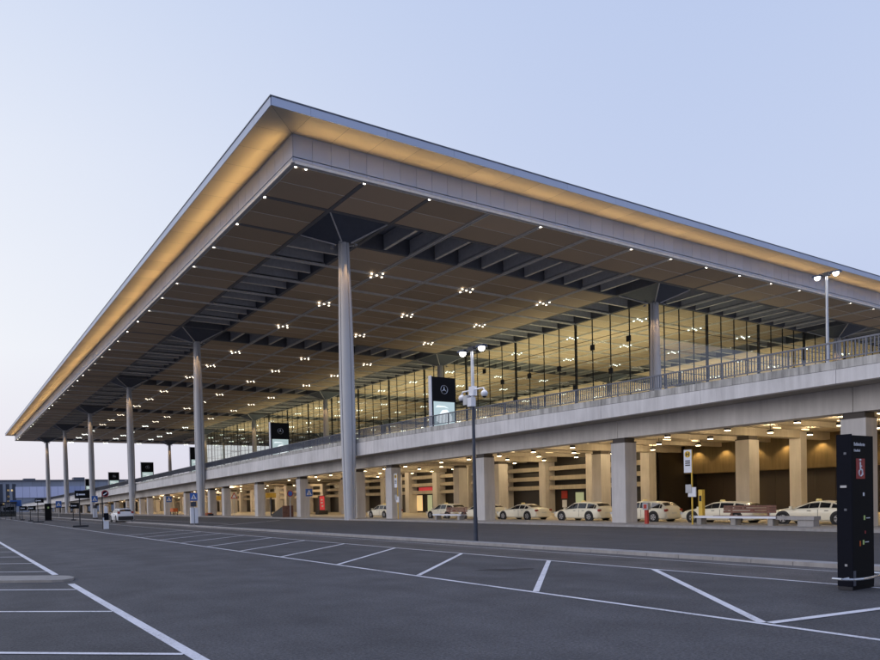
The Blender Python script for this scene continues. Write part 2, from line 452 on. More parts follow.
# fascia panels, lip, eave panels, roof edge : side 'x' is the left long side, side 'y' the right one
EO = 2.95; ZF0, ZF1 = ZS+.18, ZS+2.13; ZE0, ZE1 = 26.72+CZ, 27.3+CZ
fa = MB(); lp = MB(); ev = MB(); ed = MB(); gapd = MB()
pw = MO/4
n = int(round((Y1-YE)/pw))
for q in range(n):
    a, b_ = YE+q*pw+.012, YE+(q+1)*pw-.012
    fa.box(XE-.06, XE, a, b_, ZF0+.28, ZF1); fa.box(XE-.05, XE, a, b_, ZF0, ZF0+.22)
m_ = int(round((X1-XE)/pw))
for q in range(m_):
    a, b_ = XE+q*pw+.012, XE+(q+1)*pw-.012
    fa.box(a, b_, YE-.06, YE, ZF0+.28, ZF1); fa.box(a, b_, YE-.05, YE, ZF0, ZF0+.22); fa.box(a, b_, Y1, Y1+.06, ZF0, ZF1)
for q in range(n):
    fa.box(X1, X1+.06, YE+q*pw+.012, YE+(q+1)*pw-.012, ZF0, ZF1)
tp(fa, 'fascia', M['fascia'])
for (x0, x1, y0, y1) in ((XE-.16, XE+.05, YE-.16, Y1+.16), (X1-.05, X1+.16, YE-.16, Y1+.16), (XE+.052, X1-.052, YE-.161, YE+.05), (XE+.052, X1-.052, Y1-.05, Y1+.161)):
    lp.box(x0, x1, y0, y1, ZS-.03, ZS+.1)
tp(lp, 'fascia_lip', M['lip'])
for (x0, x1, y0, y1) in ((XE+.06, XE+.3, YE+.06, Y1-.06), (XE+.3, X1-.3, YE+.061, YE+.3)):
    gapd.box(x0, x1, y0, y1, ZS+.25, ZS+.4)
tp(gapd, 'shadow_gap', M['girder'])
ew = MO/2
for q in range(-1, int((Y1-YE)/ew)+1):
    a = YE+q*ew; b_ = a+ew
    t0 = 0 if q >= 0 else 1
    p0, p1 = max(a, YE-EO)+.012, min(b_, Y1+EO)-.012
    # mitred at the corner: outer edge runs further than the inner one
    i0 = max(p0, YE+.0); 
    ev.quad((XE-.02, max(p0, YE), ZF1-.03), (XE-EO, p0, ZE0), (XE-EO, p1, ZE0), (XE-.02, max(p1, YE+.001), ZF1-.03))
for q in range(-1, int((X1-XE)/ew)+1):
    a = XE+q*ew; p0, p1 = max(a, XE-EO)+.012, min(a+ew, X1+EO)-.012
    ev.quad((max(p0, XE), YE-.02, ZF1-.03), (max(p1, XE+.001), YE-.02, ZF1-.03), (p1, YE-EO, ZE0), (p0, YE-EO, ZE0))
    ev.quad((p0, Y1+EO, ZE0), (p1, Y1+EO, ZE0), (max(p1, XE+.001), Y1+.02, ZF1-.03), (max(p0, XE), Y1+.02, ZF1-.03))
tp(ev, 'eave', M['eave'])
ew2 = MO
for q in range(-1, NA+1):
    a = YE+q*ew2; p0, p1 = max(a, YE-EO)+.008, min(a+ew2, Y1+EO)-.008
    ed.box(XE-EO-.06, XE-EO, p0, p1, ZE0, ZE1)
for q in range(-1, NB+1):
    a = XE+q*ew2; p0, p1 = max(a, XE-EO)+.008, min(a+ew2, X1+EO)-.008
    ed.box(p0, p1, YE-EO-.06, YE-EO, ZE0, ZE1); ed.box(p0, p1, Y1+EO, Y1+EO+.06, ZE0, ZE1)
tp(ed, 'roof_edge', M['edge'])
cap = MB(); cap.box(XE-EO-.1, X1+EO+.1, YE-EO-.1, Y1+EO+.1, ZE1, ZE1+.08); tp(cap, 'roof_coping', M['rail'])

# tall columns: four rounded lobes, slight swelling at mid height
def column_mesh(z0, z1):
    mb = MB(); R = []; K = 64; H = 12
    for s in range(H+1):
        t = s/H; rad = .5+.21*math.sin(PI*min(1, (t*.93+.07)))**1.2
        ring = []
        for i in range(K):
            th = 2*PI*i/K
            lobe = abs(math.cos(2*th))            # grooves at the diagonals
            rr = rad*(.82+.18*lobe**.5) if lobe > .16 else rad*.62
            ring.append((rr*math.cos(th+PI/4+.18), rr*math.sin(th+PI/4+.18), z0+(z1-z0)*t))
        R.append(ring)
    return mb.rings(R)
proto_me = None
for i in range(6):
    for j in range(5):
        loc = (j*BAY, i*BAY, 0)
        if proto_me is None:
            o = column_mesh(0, ZC).build('column', M['colm'], T, smooth=True); proto_me = o.data
            cb = MB(); h = MO/2-.22
            cb.rings([[(-.5,-.5,ZC-.02),(.5,-.5,ZC-.02),(.5,.5,ZC-.02),(-.5,.5,ZC-.02)], [(-h,-h,ZS+.02),(h,-h,ZS+.02),(h,h,ZS+.02),(-h,h,ZS+.02)]])
            c2 = cb.build('capital', M['capm'], o)
            rg = MB()
            for sx, sy in ((-1,-1),(1,-1),(-1,1),(1,1)): rg.tube((sx*.5, sy*.5, ZC-.03), (sx*h, sy*h, ZS-.02), .07, .07, 6)
            rg.build('ridge_rib', M['finm'], o)
            f = MB()
            for sx, sy in ((-1,-1),(1,-1),(-1,1),(1,1)):
                f.box(sx*.8-.12, sx*.8+.12, sy*.8-.12, sy*.8+.12, ZC-.35, ZC-.2); f.tube((sx*.8, sy*.8, ZC-.2), (sx*.55, sy*.55, ZC+.1), .04, n=6)
            c3 = f.build('spotlight', M['steel'], o)
            first = o; fk = (c2.data, c3.data)
        else:
            o = first.copy(); C.objects.link(o); o.parent = T
            for ch in kids(first):
                c = ch.copy(); C.objects.link(c); c.parent = o
        o.location = loc

# ceiling lamp clusters (five discs each) hung at the panel crossings
def cluster_me(mat):
    mb = MB()
    for dx, dy in ((0,0),(.82,.28),(-.82,-.28),(.28,-.82),(-.28,.82)):
        mb.tube((dx, dy, -.20), (dx, dy, -.12), .11, .11, 10)
    return mb
posn = []
lines = lambda n: [k for k in range(n) if k % 7 in (3, 5, 0) and k > 0]
for ka in lines(NA+1):
    for kb in lines(NB+1):
        y, x = YE+ka*MO, XE+kb*MO
        d = math.hypot(x, y); 
        inside = x > 78.8 and 59.5 < y < 240
        posn.append((d + (10 if inside else 0), x, y, inside))
posn.sort()
def make_cluster(x, y, inside, src={}):
    if inside not in src:
        me = cluster_me(0).build('ceiling_light', M['lampi'] if inside else M['lampw'], T)
        src[inside] = me; o = me
    else:
        o = src[inside].copy(); C.objects.link(o); o.parent = T
    o.location = (x-B0, y-A0, ZS)
for d, x, y, ins in posn[:96]: make_cluster(x, y, ins)
rest = MB()
for d, x, y, ins in posn[96:]:
    for dx, dy in ((0,0),(.82,.28),(-.82,-.28),(.28,-.82),(-.28,.82)): rest.tube((x+dx, y+dy, ZS-.3), (x+dx, y+dy, ZS-.12), .10, n=6)
o = tp(rest, 'ceiling_lights_far', M['lampi'], kind='stuff')
# small lamps along the ceiling edge
el = MB(); el.tube((0,0,-.02), (0,0,-.10), .11, .09, 10)
first_e = None
pts = [(XE+.36, YE+MO*i) for i in range(1, NA)] + [(XE+MO*j, YE+.36) for j in range(1, NB) if j not in (3, 5, 12)] + [(XE+.36, YE+.36), (XE+1.2, YE+.36)]
for x, y in pts[:100]:
    if first_e is None: first_e = o = el.build('edge_light', M['lampe'], T)
    else: o = first_e.copy(); C.objects.link(o); o.parent = T
    o.location = (x-B0, y-A0, ZS+.02)

# glass hall
HX0, HY0, HY1, HX1 = 78.8, 59.5, 240.2, 209.5
HF = 7.0
gl = MB()
gl.quad((HX0, HY0, HF), (HX0, HY1, HF), (HX0, HY1, ZS), (HX0, HY0, ZS))
gl.quad((HX0, HY0, HF), (HX1, HY0, HF), (HX1, HY0, ZS), (HX0, HY0, ZS))
gl.quad((HX0, HY1, HF), (HX1, HY1, HF), (HX1, HY1, ZS), (HX0, HY1, ZS))
G = tp(gl, 'glass_facade', M['glass'])
mus = []; th = MB(); hz = MB()
def mull(x, y, big, alongx):
    w = .12 if big else .055; d = .30 if big else .12
    tgt = th
    if big: tgt = MB(); mus.append(tgt)
    if alongx: tgt.box(x-w, x+w, y+.02, y+d+.02, HF, ZS)
    else: tgt.box(x+.02, x+d+.02, y-w, y+w, HF, ZS)
q = 0
y = HY0
while y <= HY1+.01: mull(HX0, y, q % 4 == 0, False); y += 3.125; q += 1
q = 0; x = HX0+3.125
while x <= HX1: mull(x, HY0, (q+1) % 4 == 0, True); mull(x, HY1-.3, (q+1) % 4 == 0, True); x += 3.125; q += 1
zz = HF+2.4
while zz < ZS:
    hz.box(HX0+.03, HX0+.06, HY0, HY1, zz-.035, zz+.035); hz.box(HX0, HX1, HY0+.03, HY0+.06, zz-.036, zz+.036); hz.box(HX0, HX1, HY1-.06, HY1-.03, zz-.05, zz+.05); zz += 2.85
for mu in mus: sp(mu, 'mullion', M['mull'], G)
sp(th, 'thin_mullion', M['mull'], G); sp(hz, 'transom', M['mull'], G)
bx = MB()
for i, (a, zb) in enumerate([(62.6, 22.5), (68.7, 22.5), (75.0, 20.6), (65.6, 18.7), (81.2, 20.6), (87.4, 20.6), (72.0, 17.3), (84.5, 17.4), (91.8, 23.1)]):
    b = MB(); b.box(HX0-.30, HX0-.01, a-.28, a+.28, zb-.38, zb+.38); b.box(HX0-.34, HX0-.302, a-.22, a+.22, zb-.32, zb+.32); sp(b, 'loudspeaker', M['mull'], G)
fl = MB(); fl.box(57.5, X1, HY0-60, Y1+5, HF-.5, HF-.02); tp(fl, 'hall_floor', M['floor'])
# hall interior: low desks and a mezzanine block far inside
inn = MB()
for a in range(70, 230, 16): inn.box(100, 104, a, a+11, HF, HF+2.6)
inn.box(150, 170, 80, 225, HF, HF+4.5); inn.box(108, 140, 59.9+6, 70, HF, HF+3.2)
tp(inn, 'check_in_desk', M['floor'])

# large area lights added above the hall floor to brighten the ceiling
for i in range(4):
    for j in range(3):
        u = light('AREA', 'hall_ceiling_fill', (61+j*43-(0 if j else 2), 25+i*44, HF+1.2), 4600, (1., .90, .56), T, 30, 36, (PI, 0, 0))
        u.data.spread = math.radians(105)
# eave washing strips on the fascia
def wash(loc, d, e, sx, sy):
    o = light('AREA', 'eave_wash', loc, e, (1., .65, .26), T, sx, sy)
    z_ = -Vector(d).normalized(); l_ = Vector((0, 1, 0)) if sy > sx else Vector((1, 0, 0))
    if sy > sx: y_ = l_; x_ = y_.cross(z_)
    else: x_ = l_; y_ = z_.cross(x_)
    mm = Matrix((x_, y_, z_)).transposed(); o.rotation_euler = mm.to_euler(); o.data.spread = math.radians(100)
wash((XE-B0-.17, (YE+Y1)/2-A0, ZS+.7), (-.72, 0, .69), 1350, .12, Y1-YE)
wash(((XE+X1)/2-B0, YE-A0-.17, ZS+.55), (0, -.72, .70), 780, X1-XE, .12)
# spot lights at the heads of the visible columns
for i in range(6):
    for j in range(3):
        if (i, j) in ((5, 2), (4, 2), (3, 2)): continue
        for dx, dy in ((-.98, -.15), (-.15, -.98), (-.75, -.75)):
            light('SPOT', 'column_spot', (j*BAY+dx*1.0, i*BAY+dy*1.0, ZC-.1), 1500, (1., .60, .27), T, .05, None, (0, 0, 0), .5)

# ground floor of the terminal, under the elevated road
GX = 54.0
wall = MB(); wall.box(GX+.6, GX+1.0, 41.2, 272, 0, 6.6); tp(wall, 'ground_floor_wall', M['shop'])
pil_first = None
for q in range(31):
    a = 40.9+6.25*q
    if pil_first is None:
        b = MB(); b.box(-.75, .6, -.45, .45, 0, 6.3); pil_first = o = b.build('pilaster', M['conc'], T)
    else: o = pil_first.copy(); C.objects.link(o); o.parent = T
    o.location = (GX-B0, a-A0, 0)
for zb in (2.46, 3.42, 4.42):
    for q in range(30):
        a = 40.9+6.25*q; b = MB(); b.box(GX-.25, GX+.58, a+.46, a+6.25-.46, zb, zb+.42); tp(b, 'band', M['conc_soffit'])
    
def wallpart(name, a0, a1, z0, z1, mat, fr=True, dx=0):
    b = MB(); b.box(GX+.52-dx, GX+.56-dx, a0, a1, z0, z1); o = tp(b, name, mat)
    if fr:
        f = MB(); t = .07
        f.box(GX+.5-dx, GX+.58-dx, a0-t, a0-.002, z0-.002, z1+t); f.box(GX+.5-dx, GX+.58-dx, a1+.002, a1+t, z0-.002, z1+t); f.box(GX+.5-dx, GX+.58-dx, a0, a1, z1+.002, z1+t)
        sp(f, 'frame', M['mull'], o)
    return o
wallpart('window', 49.0, 50.1, .35, 2.1, M['greenwin'])
wallpart('door', 72.9, 74.0, .05, 2.3, M['warmwin']); wallpart('door', 74.4, 75.5, .05, 2.3, M['greenwin'])
wallpart('poster', 76.6, 78.4, .2, 2.3, M['warmwin'])
wallpart('poster', 51.2, 52.0, 1.5, 2.3, M['redp'], False); wallpart('poster', 51.3, 51.9, .6, 1.35, M['white'], False)
wallpart('window', 59.6, 60.2, .3, 2.1, M['greenwin']); wallpart('window', 66.2, 68.2, .3, 2.3, M['greenwin'])
wallpart('sign', 74.0, 77.0, 2.9, 3.35, M['redlit'], False, .3); wallpart('window', 85.5, 86.3, .2, 2.3, M['warmwin'])
wallpart('window', 97, 99.4, .2, 2.3, M['warmwin']); wallpart('window', 116, 117.5, .4, 2.2, M['greenwin']); wallpart('door', 129, 131, .1, 2.3, M['warmwin'])
wallpart('window', 84.5, 86.8, 2.95, 3.4, M['warmwin'], False); wallpart('window', 148, 150.5, .2, 2.3, M['warmwin']); wallpart('window', 168, 171.5, .2, 2.3, M['warmwin'])
# deep recess at the right: brown wall, lit concrete beam above it
rc = MB(); q = 0; x0r = 60.0
while 41.0-q*1.56 > -55:
    rc.box(x0r, x0r+.1, 41.0-(q+1)*1.56+.012, 41.0-q*1.56-.012, 0, 3.7); q += 1
tp(rc, 'recess_wall', M['recess'])
rb = MB(); rb.box(58.2, 59.2, -60, 40.4, 3.5, 7.0); tp(rb, 'downstand_beam', M['curtain'])
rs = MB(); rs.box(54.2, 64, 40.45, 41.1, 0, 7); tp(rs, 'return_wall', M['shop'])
for a in (23.0, 34.6):
    b = MB(); b.box(59.5, 59.95, a, a+.45, .05, 2.6); tp(b, 'lit_doorway', M['warmwin'] if a != 23. else M['screenw'])
for q in range(15):   # scallop lights along the beam
    a = 39-q*2.6
    light('SPOT', 'scallop_light', (57.75-B0, a-A0, 5.75), 260, (1., .66, .26), T, .05, None, (0, 0, 0), 1.9)
for a in (-3.3, 9.2, 21.7, 27.95):
    b = MB(); b.box(53.1, 53.9, a-.4, a+.4, 0, 6.0); tp(b, 'pillar', M['conc'])

# ================================================================== ELEVATED ROAD
V = empty('elevated_road', 'long concrete approach viaduct on square pillars with steel railing, dipping away to the left', 'bridge', (34.5, 0, 0))
def vp(mb, name, mat, **k):
    o = mb.build(name, mat, V, **k); o.matrix_parent_inverse = Matrix.Translation((-34.5, 0, 0)); return o
def interp(P, a):
    if a <= P[0][0]: return P[0][1]
    for (u, v), (u2, v2) in zip(P, P[1:]):
        if a <= u2:
            t = (a-u)/(u2-u); return v+(v2-v)*t
    (u, v), (u2, v2) = P[-2:]
    return v2+(v2-v)/(u2-u)*(a-u2)
PT = [(-60, 5.40), (14, 5.46), (30, 5.54), (45, 5.66), (60, 5.70), (75, 5.55), (110, 5.08), (181, 4.03), (251, 3.30), (420, 1.9)]
PBt = [(-60, 4.55), (14, 4.52), (32, 4.36), (50, 4.20), (65, 4.05), (75, 3.95), (110, 3.48), (181, 2.44), (251, 1.75), (420, .5)]
PM = [(-60, 3.38), (14, 3.36), (33, 3.30), (51, 3.18), (65, 2.98), (75, 2.82), (110, 2.3), (189, 1.02), (251, .4), (420, -.9)]
PR = [(-60, 6.3), (14, 6.28), (25, 6.30), (40, 6.46), (56, 6.52), (73, 6.38), (110, 5.9), (181, 4.95), (251, 4.2), (420, 2.8)]
st_t = lambda a: interp(PT, a)+CZ
st_b = lambda a: interp(PBt, a)+CZ
st_m = lambda a: interp(PM, a)+CZ
st_r = lambda a: interp(PR, a)+CZ
def seg(mb, x0, x1, a0, a1, zb, zt, zb2=None):
    """box along y with sloping bottom/top; zb2 = bottom function at x1"""
    zb2 = zb2 or zb
    mb.hexa([(x0,a0,zb(a0)),(x1,a0,zb2(a0)),(x1,a1,zb2(a1)),(x0,a1,zb(a1)),(x0,a0,zt(a0)),(x1,a0,zt(a0)),(x1,a1,zt(a1)),(x0,a1,zt(a1))])
cop = MB(); upk = MB(); cant = MB(); beam = MB(); slab = MB()
VA0, VA1 = -47.05, 378
a = VA0
while a < VA1:
    e = a+6.25
    seg(cop, 32.6, 33.05, a+.008, e-.008, st_b, lambda t: st_t(t)-.37)
    seg(upk, 32.64, 33.05, a+.008, e-.008, lambda t: st_t(t)-.345, lambda t: st_t(t))
    seg(cant, 33.06, 34.0, a, e, lambda t: st_b(t)+.06, lambda t: st_t(t)-.4, lambda t: st_b(t)-.05)
    a = e
a = VA0-.0
while a < VA1:
    e = a+12.5
    seg(beam, 34.0, 35.0, a+.012, e-.012, st_m, lambda t: st_b(t)-.055)
    a = e
a = VA0
while a < VA1:
    e = a+12.5; seg(slab, 34.01, 57.4, a, e, lambda t: st_b(t)-.05, lambda t: st_t(t)-.4); a = e
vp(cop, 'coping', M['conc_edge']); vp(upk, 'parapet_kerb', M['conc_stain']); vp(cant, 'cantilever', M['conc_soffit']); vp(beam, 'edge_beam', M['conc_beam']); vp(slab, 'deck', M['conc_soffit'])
# pillar positions: groups of four at 12.5 m, joined by half spans
pa = []
base = 15.45
for grp in range(-1, 9):
    s0 = base+grp*43.75
    for q in range(4): pa.append(s0+12.5*q)
pa = [p for p in pa if -35 < p < 372]
cross = MB()
for p in pa: 
    seg(cross, 35.01, 46.59, p-.35, p+.35, lambda t: st_b(t)-.60, lambda t: st_b(t)-.056)
    seg(cross, 46.60, 57.3, p-.35, p+.35, lambda t: st_b(t)-.60, lambda t: st_b(t)-.056)
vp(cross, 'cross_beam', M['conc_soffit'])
sec = MB()
for p in pa:
    for q in (4.17, 8.33): 
        sec.box(35.01, 57.2, p+q-.12, p+q+.12, st_b(p+q)-.40, st_b(p+q)-.07)
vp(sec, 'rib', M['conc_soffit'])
for p in pa:
    for xr, wa, wb in ((34.5, .5, .5), (47.1, .48, .58)):
        zt = (st_m(p) if xr < 40 else st_b(p)-.60)-.22
        if zt < .6: continue
        b = MB(); b.box(xr-34.5-wb, xr-34.5+wb, -wa, wa, 0.02, zt)
        o = b.build('pillar', M['conc'], V); o.location = (0, p, 0)
        cb = MB(); cb.box(xr-34.5-wb+.07, xr-34.5+wb-.07, -wa+.07, wa-.07, zt+.001, zt+.218); cb.box(xr-34.5-wb-.015, xr-34.5+wb+.015, -wa-.015, wa+.015, zt-.06, zt+.0005)
        cb.build('bearing', M['collar'], o)
# railing
rl = MB(); a = -20.
while a < 378:
    e = a+3.125
    for off, w in ((0, .035),):
        rl.hexa([(32.74, a, st_r(a)+off-w), (32.82, a, st_r(a)+off-w), (32.82, e, st_r(e)+off-w), (32.74, e, st_r(e)+off-w), (32.74, a, st_r(a)+off+w), (32.82, a, st_r(a)+off+w), (32.82, e, st_r(e)+off+w), (32.74, e, st_r(e)+off+w)])
    rl.hexa([(32.75, a, st_t(a)+.10), (32.81, a, st_t(a)+.10), (32.81, e, st_t(e)+.10), (32.75, e, st_t(e)+.10), (32.75, a, st_t(a)+.15), (32.81, a, st_t(a)+.15), (32.81, e, st_t(e)+.15), (32.75, e, st_t(e)+.15)])
    a = e
a = -20.
while a < 300:
    rl.box(32.755, 32.805, a-.014, a+.014, st_t(a)+.12, st_r(a)-.03, 'tb'); a += .1425
vp(rl, 'railing', M['rail'])
po = MB(); a = -20.
while a < 378:
    po.box(32.745, 32.815, a-.025, a+.025, st_t(a)-.02, st_r(a)); a += 3.125
vp(po, 'railing_post', M['rail'])
# downlights under the deck
dl_first = None
nl = 0; lamp_spots = []
for p in pa:
    for xr in (41.5, 46.2, 51.0):
        if not (-24 < p < 300): continue
        for q in (2.1, 6.25, 10.4):
            if (pa.index(p) % 4 == 3) and q > 4: continue
            if q != 6.25 and p > 80: continue
            aa = p+q
            z0 = st_b(aa)-.5
            if aa < 95: lamp_spots.append((aa, xr, z0))
            if dl_first is None:
                b = MB(); b.box(-.14, .14, -.14, .14, -.1, .08); b.tube((0,0,.12),(0,0,.45),.02,n=6); dl_first = o = b.build('downlight', M['dark'], V)
                c = MB(); c.box(-.12, .12, -.12, .12, -.13, -.101); c.build('lamp_lens', M['lampwarm'], o)
            else:
                if nl > 97: continue
                o = dl_first.copy(); C.objects.link(o); o.parent = V
                for ch in kids(dl_first): c = ch.copy(); C.objects.link(c); c.parent = o
            o.location = (xr-34.5, aa, z0); nl += 1
for aa, xr, zz_ in lamp_spots:
    light('POINT', 'deck_lamp', (xr-34.5+.42, aa, zz_+.10), 78, (1., .75, .42), V, .09)
for p in pa:  # added glowing strips imitate streaks of lamplight on the soffit
    if not (-12 < p < 66): continue
    for q in (1.2, 3.2, 5.2, 7.3, 9.3, 11.3):
        if pa.index(p) % 4 == 3 and q > 4.5: continue
        for xr in (43.8, 48.6, 52.2):
            b = MB(); zz_ = st_b(p+q)-.12; b.box(xr-.45-34.5, xr+.45-34.5, -.03, .03, -.02, .03); o = b.build('glow_streak', M['streakglow'], V); o.location = (0, p+q, zz_)
for i, aa in enumerate([103, 115, 128, 142, 158, 175, 192, 210, 232]):
    light('POINT', 'deck_lamp', (42-34.5, aa, st_b(aa)-.8), 420, (1., .73, .42), V, .3)
    light('POINT', 'deck_lamp', (50.6-34.5, aa+3, st_b(aa)-.8), 380, (1., .73, .42), V, .3)

# ================================================================== CARS
def car_proto(kind, paint_m, name, cat, taxi=True):
    root = empty(name, 'car', cat)
    H = dict(hatch=1.30, sedan=1.20, mpv=1.30, wagon=1.22, suv=1.52)[kind]
    L = dict(hatch=4.15, sedan=4.45, mpv=4.25, wagon=4.45, suv=4.45)[kind]
    k = L/4.3; w = .86 if kind != 'suv' else .90
    b = .80 if kind != 'suv' else .98      # belt height at windscreen
    if kind in ('hatch', 'mpv'):
        roof = [(1.02, b+.10, .60), (.30, H-.05, .60), (-.2, H, .62), (-1.0, H-.02, .61), (-1.65, H-.10, .57), (-1.98, b+.16, .66)]
    elif kind == 'wagon':
        roof = [(.95, b+.06, .62), (.20, H-.05, .58), (-.3, H, .60), (-1.1, H-.03, .58), (-1.62, H-.12, .54), (-2.0, b+.13, .64)]
    elif kind == 'sedan':
        roof = [(.85, b+.07, .62), (.10, H-.05, .56), (-.4, H, .58), (-.9, H-.06, .56), (-1.52, b+.13, .62), (-1.9, b+.07, .66)]
    else:
        roof = [(.95, b+.10, .66), (.45, H-.06, .62), (-.1, H, .64), (-1.2, H-.02, .63), (-1.80, H-.10, .60), (-2.05, b+.16, .70)]
    zf = b-.17
    st = [(2.15, w*.70, .33, zf-.16, zf-.10, w*.5), (2.08, w*.86, .22, zf-.08, zf+.0, w*.6), (1.80, w*.95, .18, zf+.02, zf+.10, w*.66), (1.35, w*.99, .17, b-.08, b+.02, w*.68)]
    st += [(x, w, .17, b+(.0 if x > 0 else .03), z, wt) for x, z, wt in roof]
    st += [(-2.10, w*.93, .24, b-.03, b+.04, w*.6), (-2.15, w*.84, .33, b-.18, b-.14, w*.5)]
    R = []
    for x, hw, zb, zbelt, zt, wt in st:
        zt = max(zt, zbelt+.02); zm = (zb+zbelt)/2+.05
        half = [(hw*.86, zb), (hw*.98, zb+.09), (hw, zm), (hw*.975, zbelt-.05), (hw*.93, zbelt), (wt+.03, zt-.045), (wt-.06, zt-.005), (wt*.4, zt+.012)]
        ring = [(x*k, y_, z_) for y_, z_ in half]+[(x*k, -y_, z_) for y_, z_ in reversed(half)]
        R.append(ring)
    body = MB(); body.rings(R); body.build('body', paint_m, root, smooth=True, fixn=True)
    # windows, laid 8 mm outside the body shell
    ro = st[4:10]
    def sidept(s, t, sgn):
        x, hw, zb, zbelt, zt, wt = s
        y0_, z0_ = hw*.93, zbelt; y1_, z1_ = wt+.03, max(zt, zbelt+.02)-.045
        return Vector((x*k, sgn*((y0_+(y1_-y0_)*t)+.010), z0_+(z1_-z0_)*t+.004))
    def lerp(p, q, t): return p+(q-p)*t
    for sgn in (1, -1):
        for i in range(5):
            u0, u1 = (.22, 1.0) if i == 0 else (.03, .97)
            if i == 2: u0, u1 = .03, .93
            if i == 4: 
                if kind == 'sedan': continue
                u0, u1 = 0.05, .45
            if i == 3: u0 = .08
            if i == 1: u1 = .93
            lo0 = lerp(sidept(ro[i], .08, sgn), sidept(ro[i+1], .08, sgn), u0); lo1 = lerp(sidept(ro[i], .08, sgn), sidept(ro[i+1], .08, sgn), u1)
            hi0 = lerp(sidept(ro[i], .90, sgn), sidept(ro[i+1], .90, sgn), u0); hi1 = lerp(sidept(ro[i], .90, sgn), sidept(ro[i+1], .90, sgn), u1)
            if i == 3 and kind == 'sedan': hi1 = lerp(hi0, hi1, .45); lo1 = lerp(lo0, lo1, .5)
            gw = MB(); gw.quad(lo0, lo1, hi1, hi0); gw.build('window', M['carglass'], root)
    def cross(s0, s1, t0, t1, nm='rear_window'):
        def pt(s, e): return Vector((s[0]*k, 0, max(s[4], s[3]+.02)+.022))
        p, q = pt(s0, 0), pt(s1, 0); d = (q-p); nrm = Vector((-d.z, 0, d.x)).normalized()
        if nrm.z < 0: nrm = -nrm
        a_, b_ = lerp(p, q, t0)+nrm*.012, lerp(p, q, t1)+nrm*.012
        wa, wb = s0[5]+(s1[5]-s0[5])*t0, s0[5]+(s1[5]-s0[5])*t1
        gw = MB(); gw.rings([[(c_.x, -w_*.92, c_.z-.03), (c_.x, 0, c_.z), (c_.x, w_*.92, c_.z-.03)] for c_, w_ in ((a_, wa), (b_, wb))], False, False)
        gw.build(nm, M['carglass'], root)
    cross(ro[0], ro[1], .06, .9, 'windscreen')
    if kind == 'sedan': cross(ro[3], ro[4], .12, .92)
    else: cross(ro[4], ro[5], .12, .86)
    # wheels
    R_w = .305 if kind != 'suv' else .35
    for wx in (1.30*k, -1.27*k):
        for sgn in (1, -1):
            ar = MB(); ar.tube((wx, sgn*(w*.90), R_w+.02), (wx, sgn*(w+.006), R_w+.02), R_w+.075, n=20); 
            ar.build('wheel_arch', M['blackp'], root)
            t = MB(); t.tube((wx, sgn*(w-.14), R_w), (wx, sgn*(w+.015), R_w), R_w, n=20); 
            wh = t.build('wheel', M['tyre'], root)
            r = MB(); r.tube((wx, sgn*(w+.0), R_w), (wx, sgn*(w+.022), R_w), R_w*.66, R_w*.62, 16)
            r.build('rim', M['rim'], wh)
            h = MB()
            for q in range(5):
                t_ = 2*PI*q/5; h.box(wx-.001, wx+.001, 0, 0, 0, 0) if False else None
                c_, s_ = math.cos(t_), math.sin(t_)
                p0 = (wx+c_*.05-s_*.02, sgn*(w+.026), R_w+s_*.05+c_*.02); p1 = (wx+c_*R_w*.58-s_*.035, sgn*(w+.026), R_w+s_*R_w*.58+c_*.035)
                p2 = (wx+c_*R_w*.58+s_*.035, sgn*(w+.026), R_w+s_*R_w*.58-c_*.035); p3 = (wx+c_*.05+s_*.02, sgn*(w+.026), R_w+s_*.05-c_*.02)
                h.quad(p0, p1, p2, p3)
            h.build('spokes', M['blackp'], wh)
    for sgn in (1, -1):
        b1 = MB(); y0_, y1_ = sorted((sgn*w*.60, sgn*w*.90)); b1.box(1.98*k, 2.11*k, y0_, y1_, zf-.14, zf-.01); b1.build('headlight', M['headl'], root)
        y0_, y1_ = sorted((sgn*w*.66, sgn*w*.955)); b2 = MB(); b2.box(-2.135*k, -2.02*k, y0_, y1_, b-.16 if kind != 'suv' else b-.02, b+.0 if kind != 'suv' else b+.22); b2.build('taillight', M['taill'], root)
        mr = MB(); c_ = sgn*(w+.09); mr.box(.78*k, .90*k, c_-.09, c_+.09, b+.02, b+.14); mr.build('wing_mirror', paint_m, root)
    bu = MB(); bu.box(-2.185*k, -2.10*k, -w*.80, w*.80, .24, .36); bu.box(-2.165*k, -2.12*k, -w*.84, w*.84, .355, .42); fb_ = MB(); fb_.box(2.12*k, 2.17*k, -w*.6, w*.6, .24, .38); fb_.build('bumper', M['blackp'] if kind == 'suv' else paint_m, root); bu.build('bumper', M['blackp'] if kind == 'suv' else paint_m, root)
    if kind == 'suv':
        cl = MB(); cl.box(-2.20*k, -2.05*k, -w*.9, w*.9, .27, .66); cl.build('rear_cladding', M['blackp'], root)
        for sgn in (1, -1): rr_ = MB(); rr_.tube((.5*k, sgn*.56, H+.06), (-1.6*k, sgn*.56, H+.04), .025, n=6); rr_.build('roof_rail', M['blackp'], root)
    np_ = MB(); np_.box(-2.175*k, -2.16*k, -.24, .24, .50, .60); np_.build('number_plate', M['plate'], root)
    for sgn in (1, -1):
        for hx in (.05, -.75): hd = MB(); hd.box(hx*k-.09, hx*k+.09, sgn*(w+.004)-.012, sgn*(w+.004)+.012, b-.10, b-.075); hd.build('door_handle', M['blackp'], root)
        hd = MB(); hd.box(-.36*k-.006, -.36*k+.006, sgn*(w+.001)-.006, sgn*(w+.001)+.006, .3, b-.03); hd.build('door_gap', M['blackp'], root)
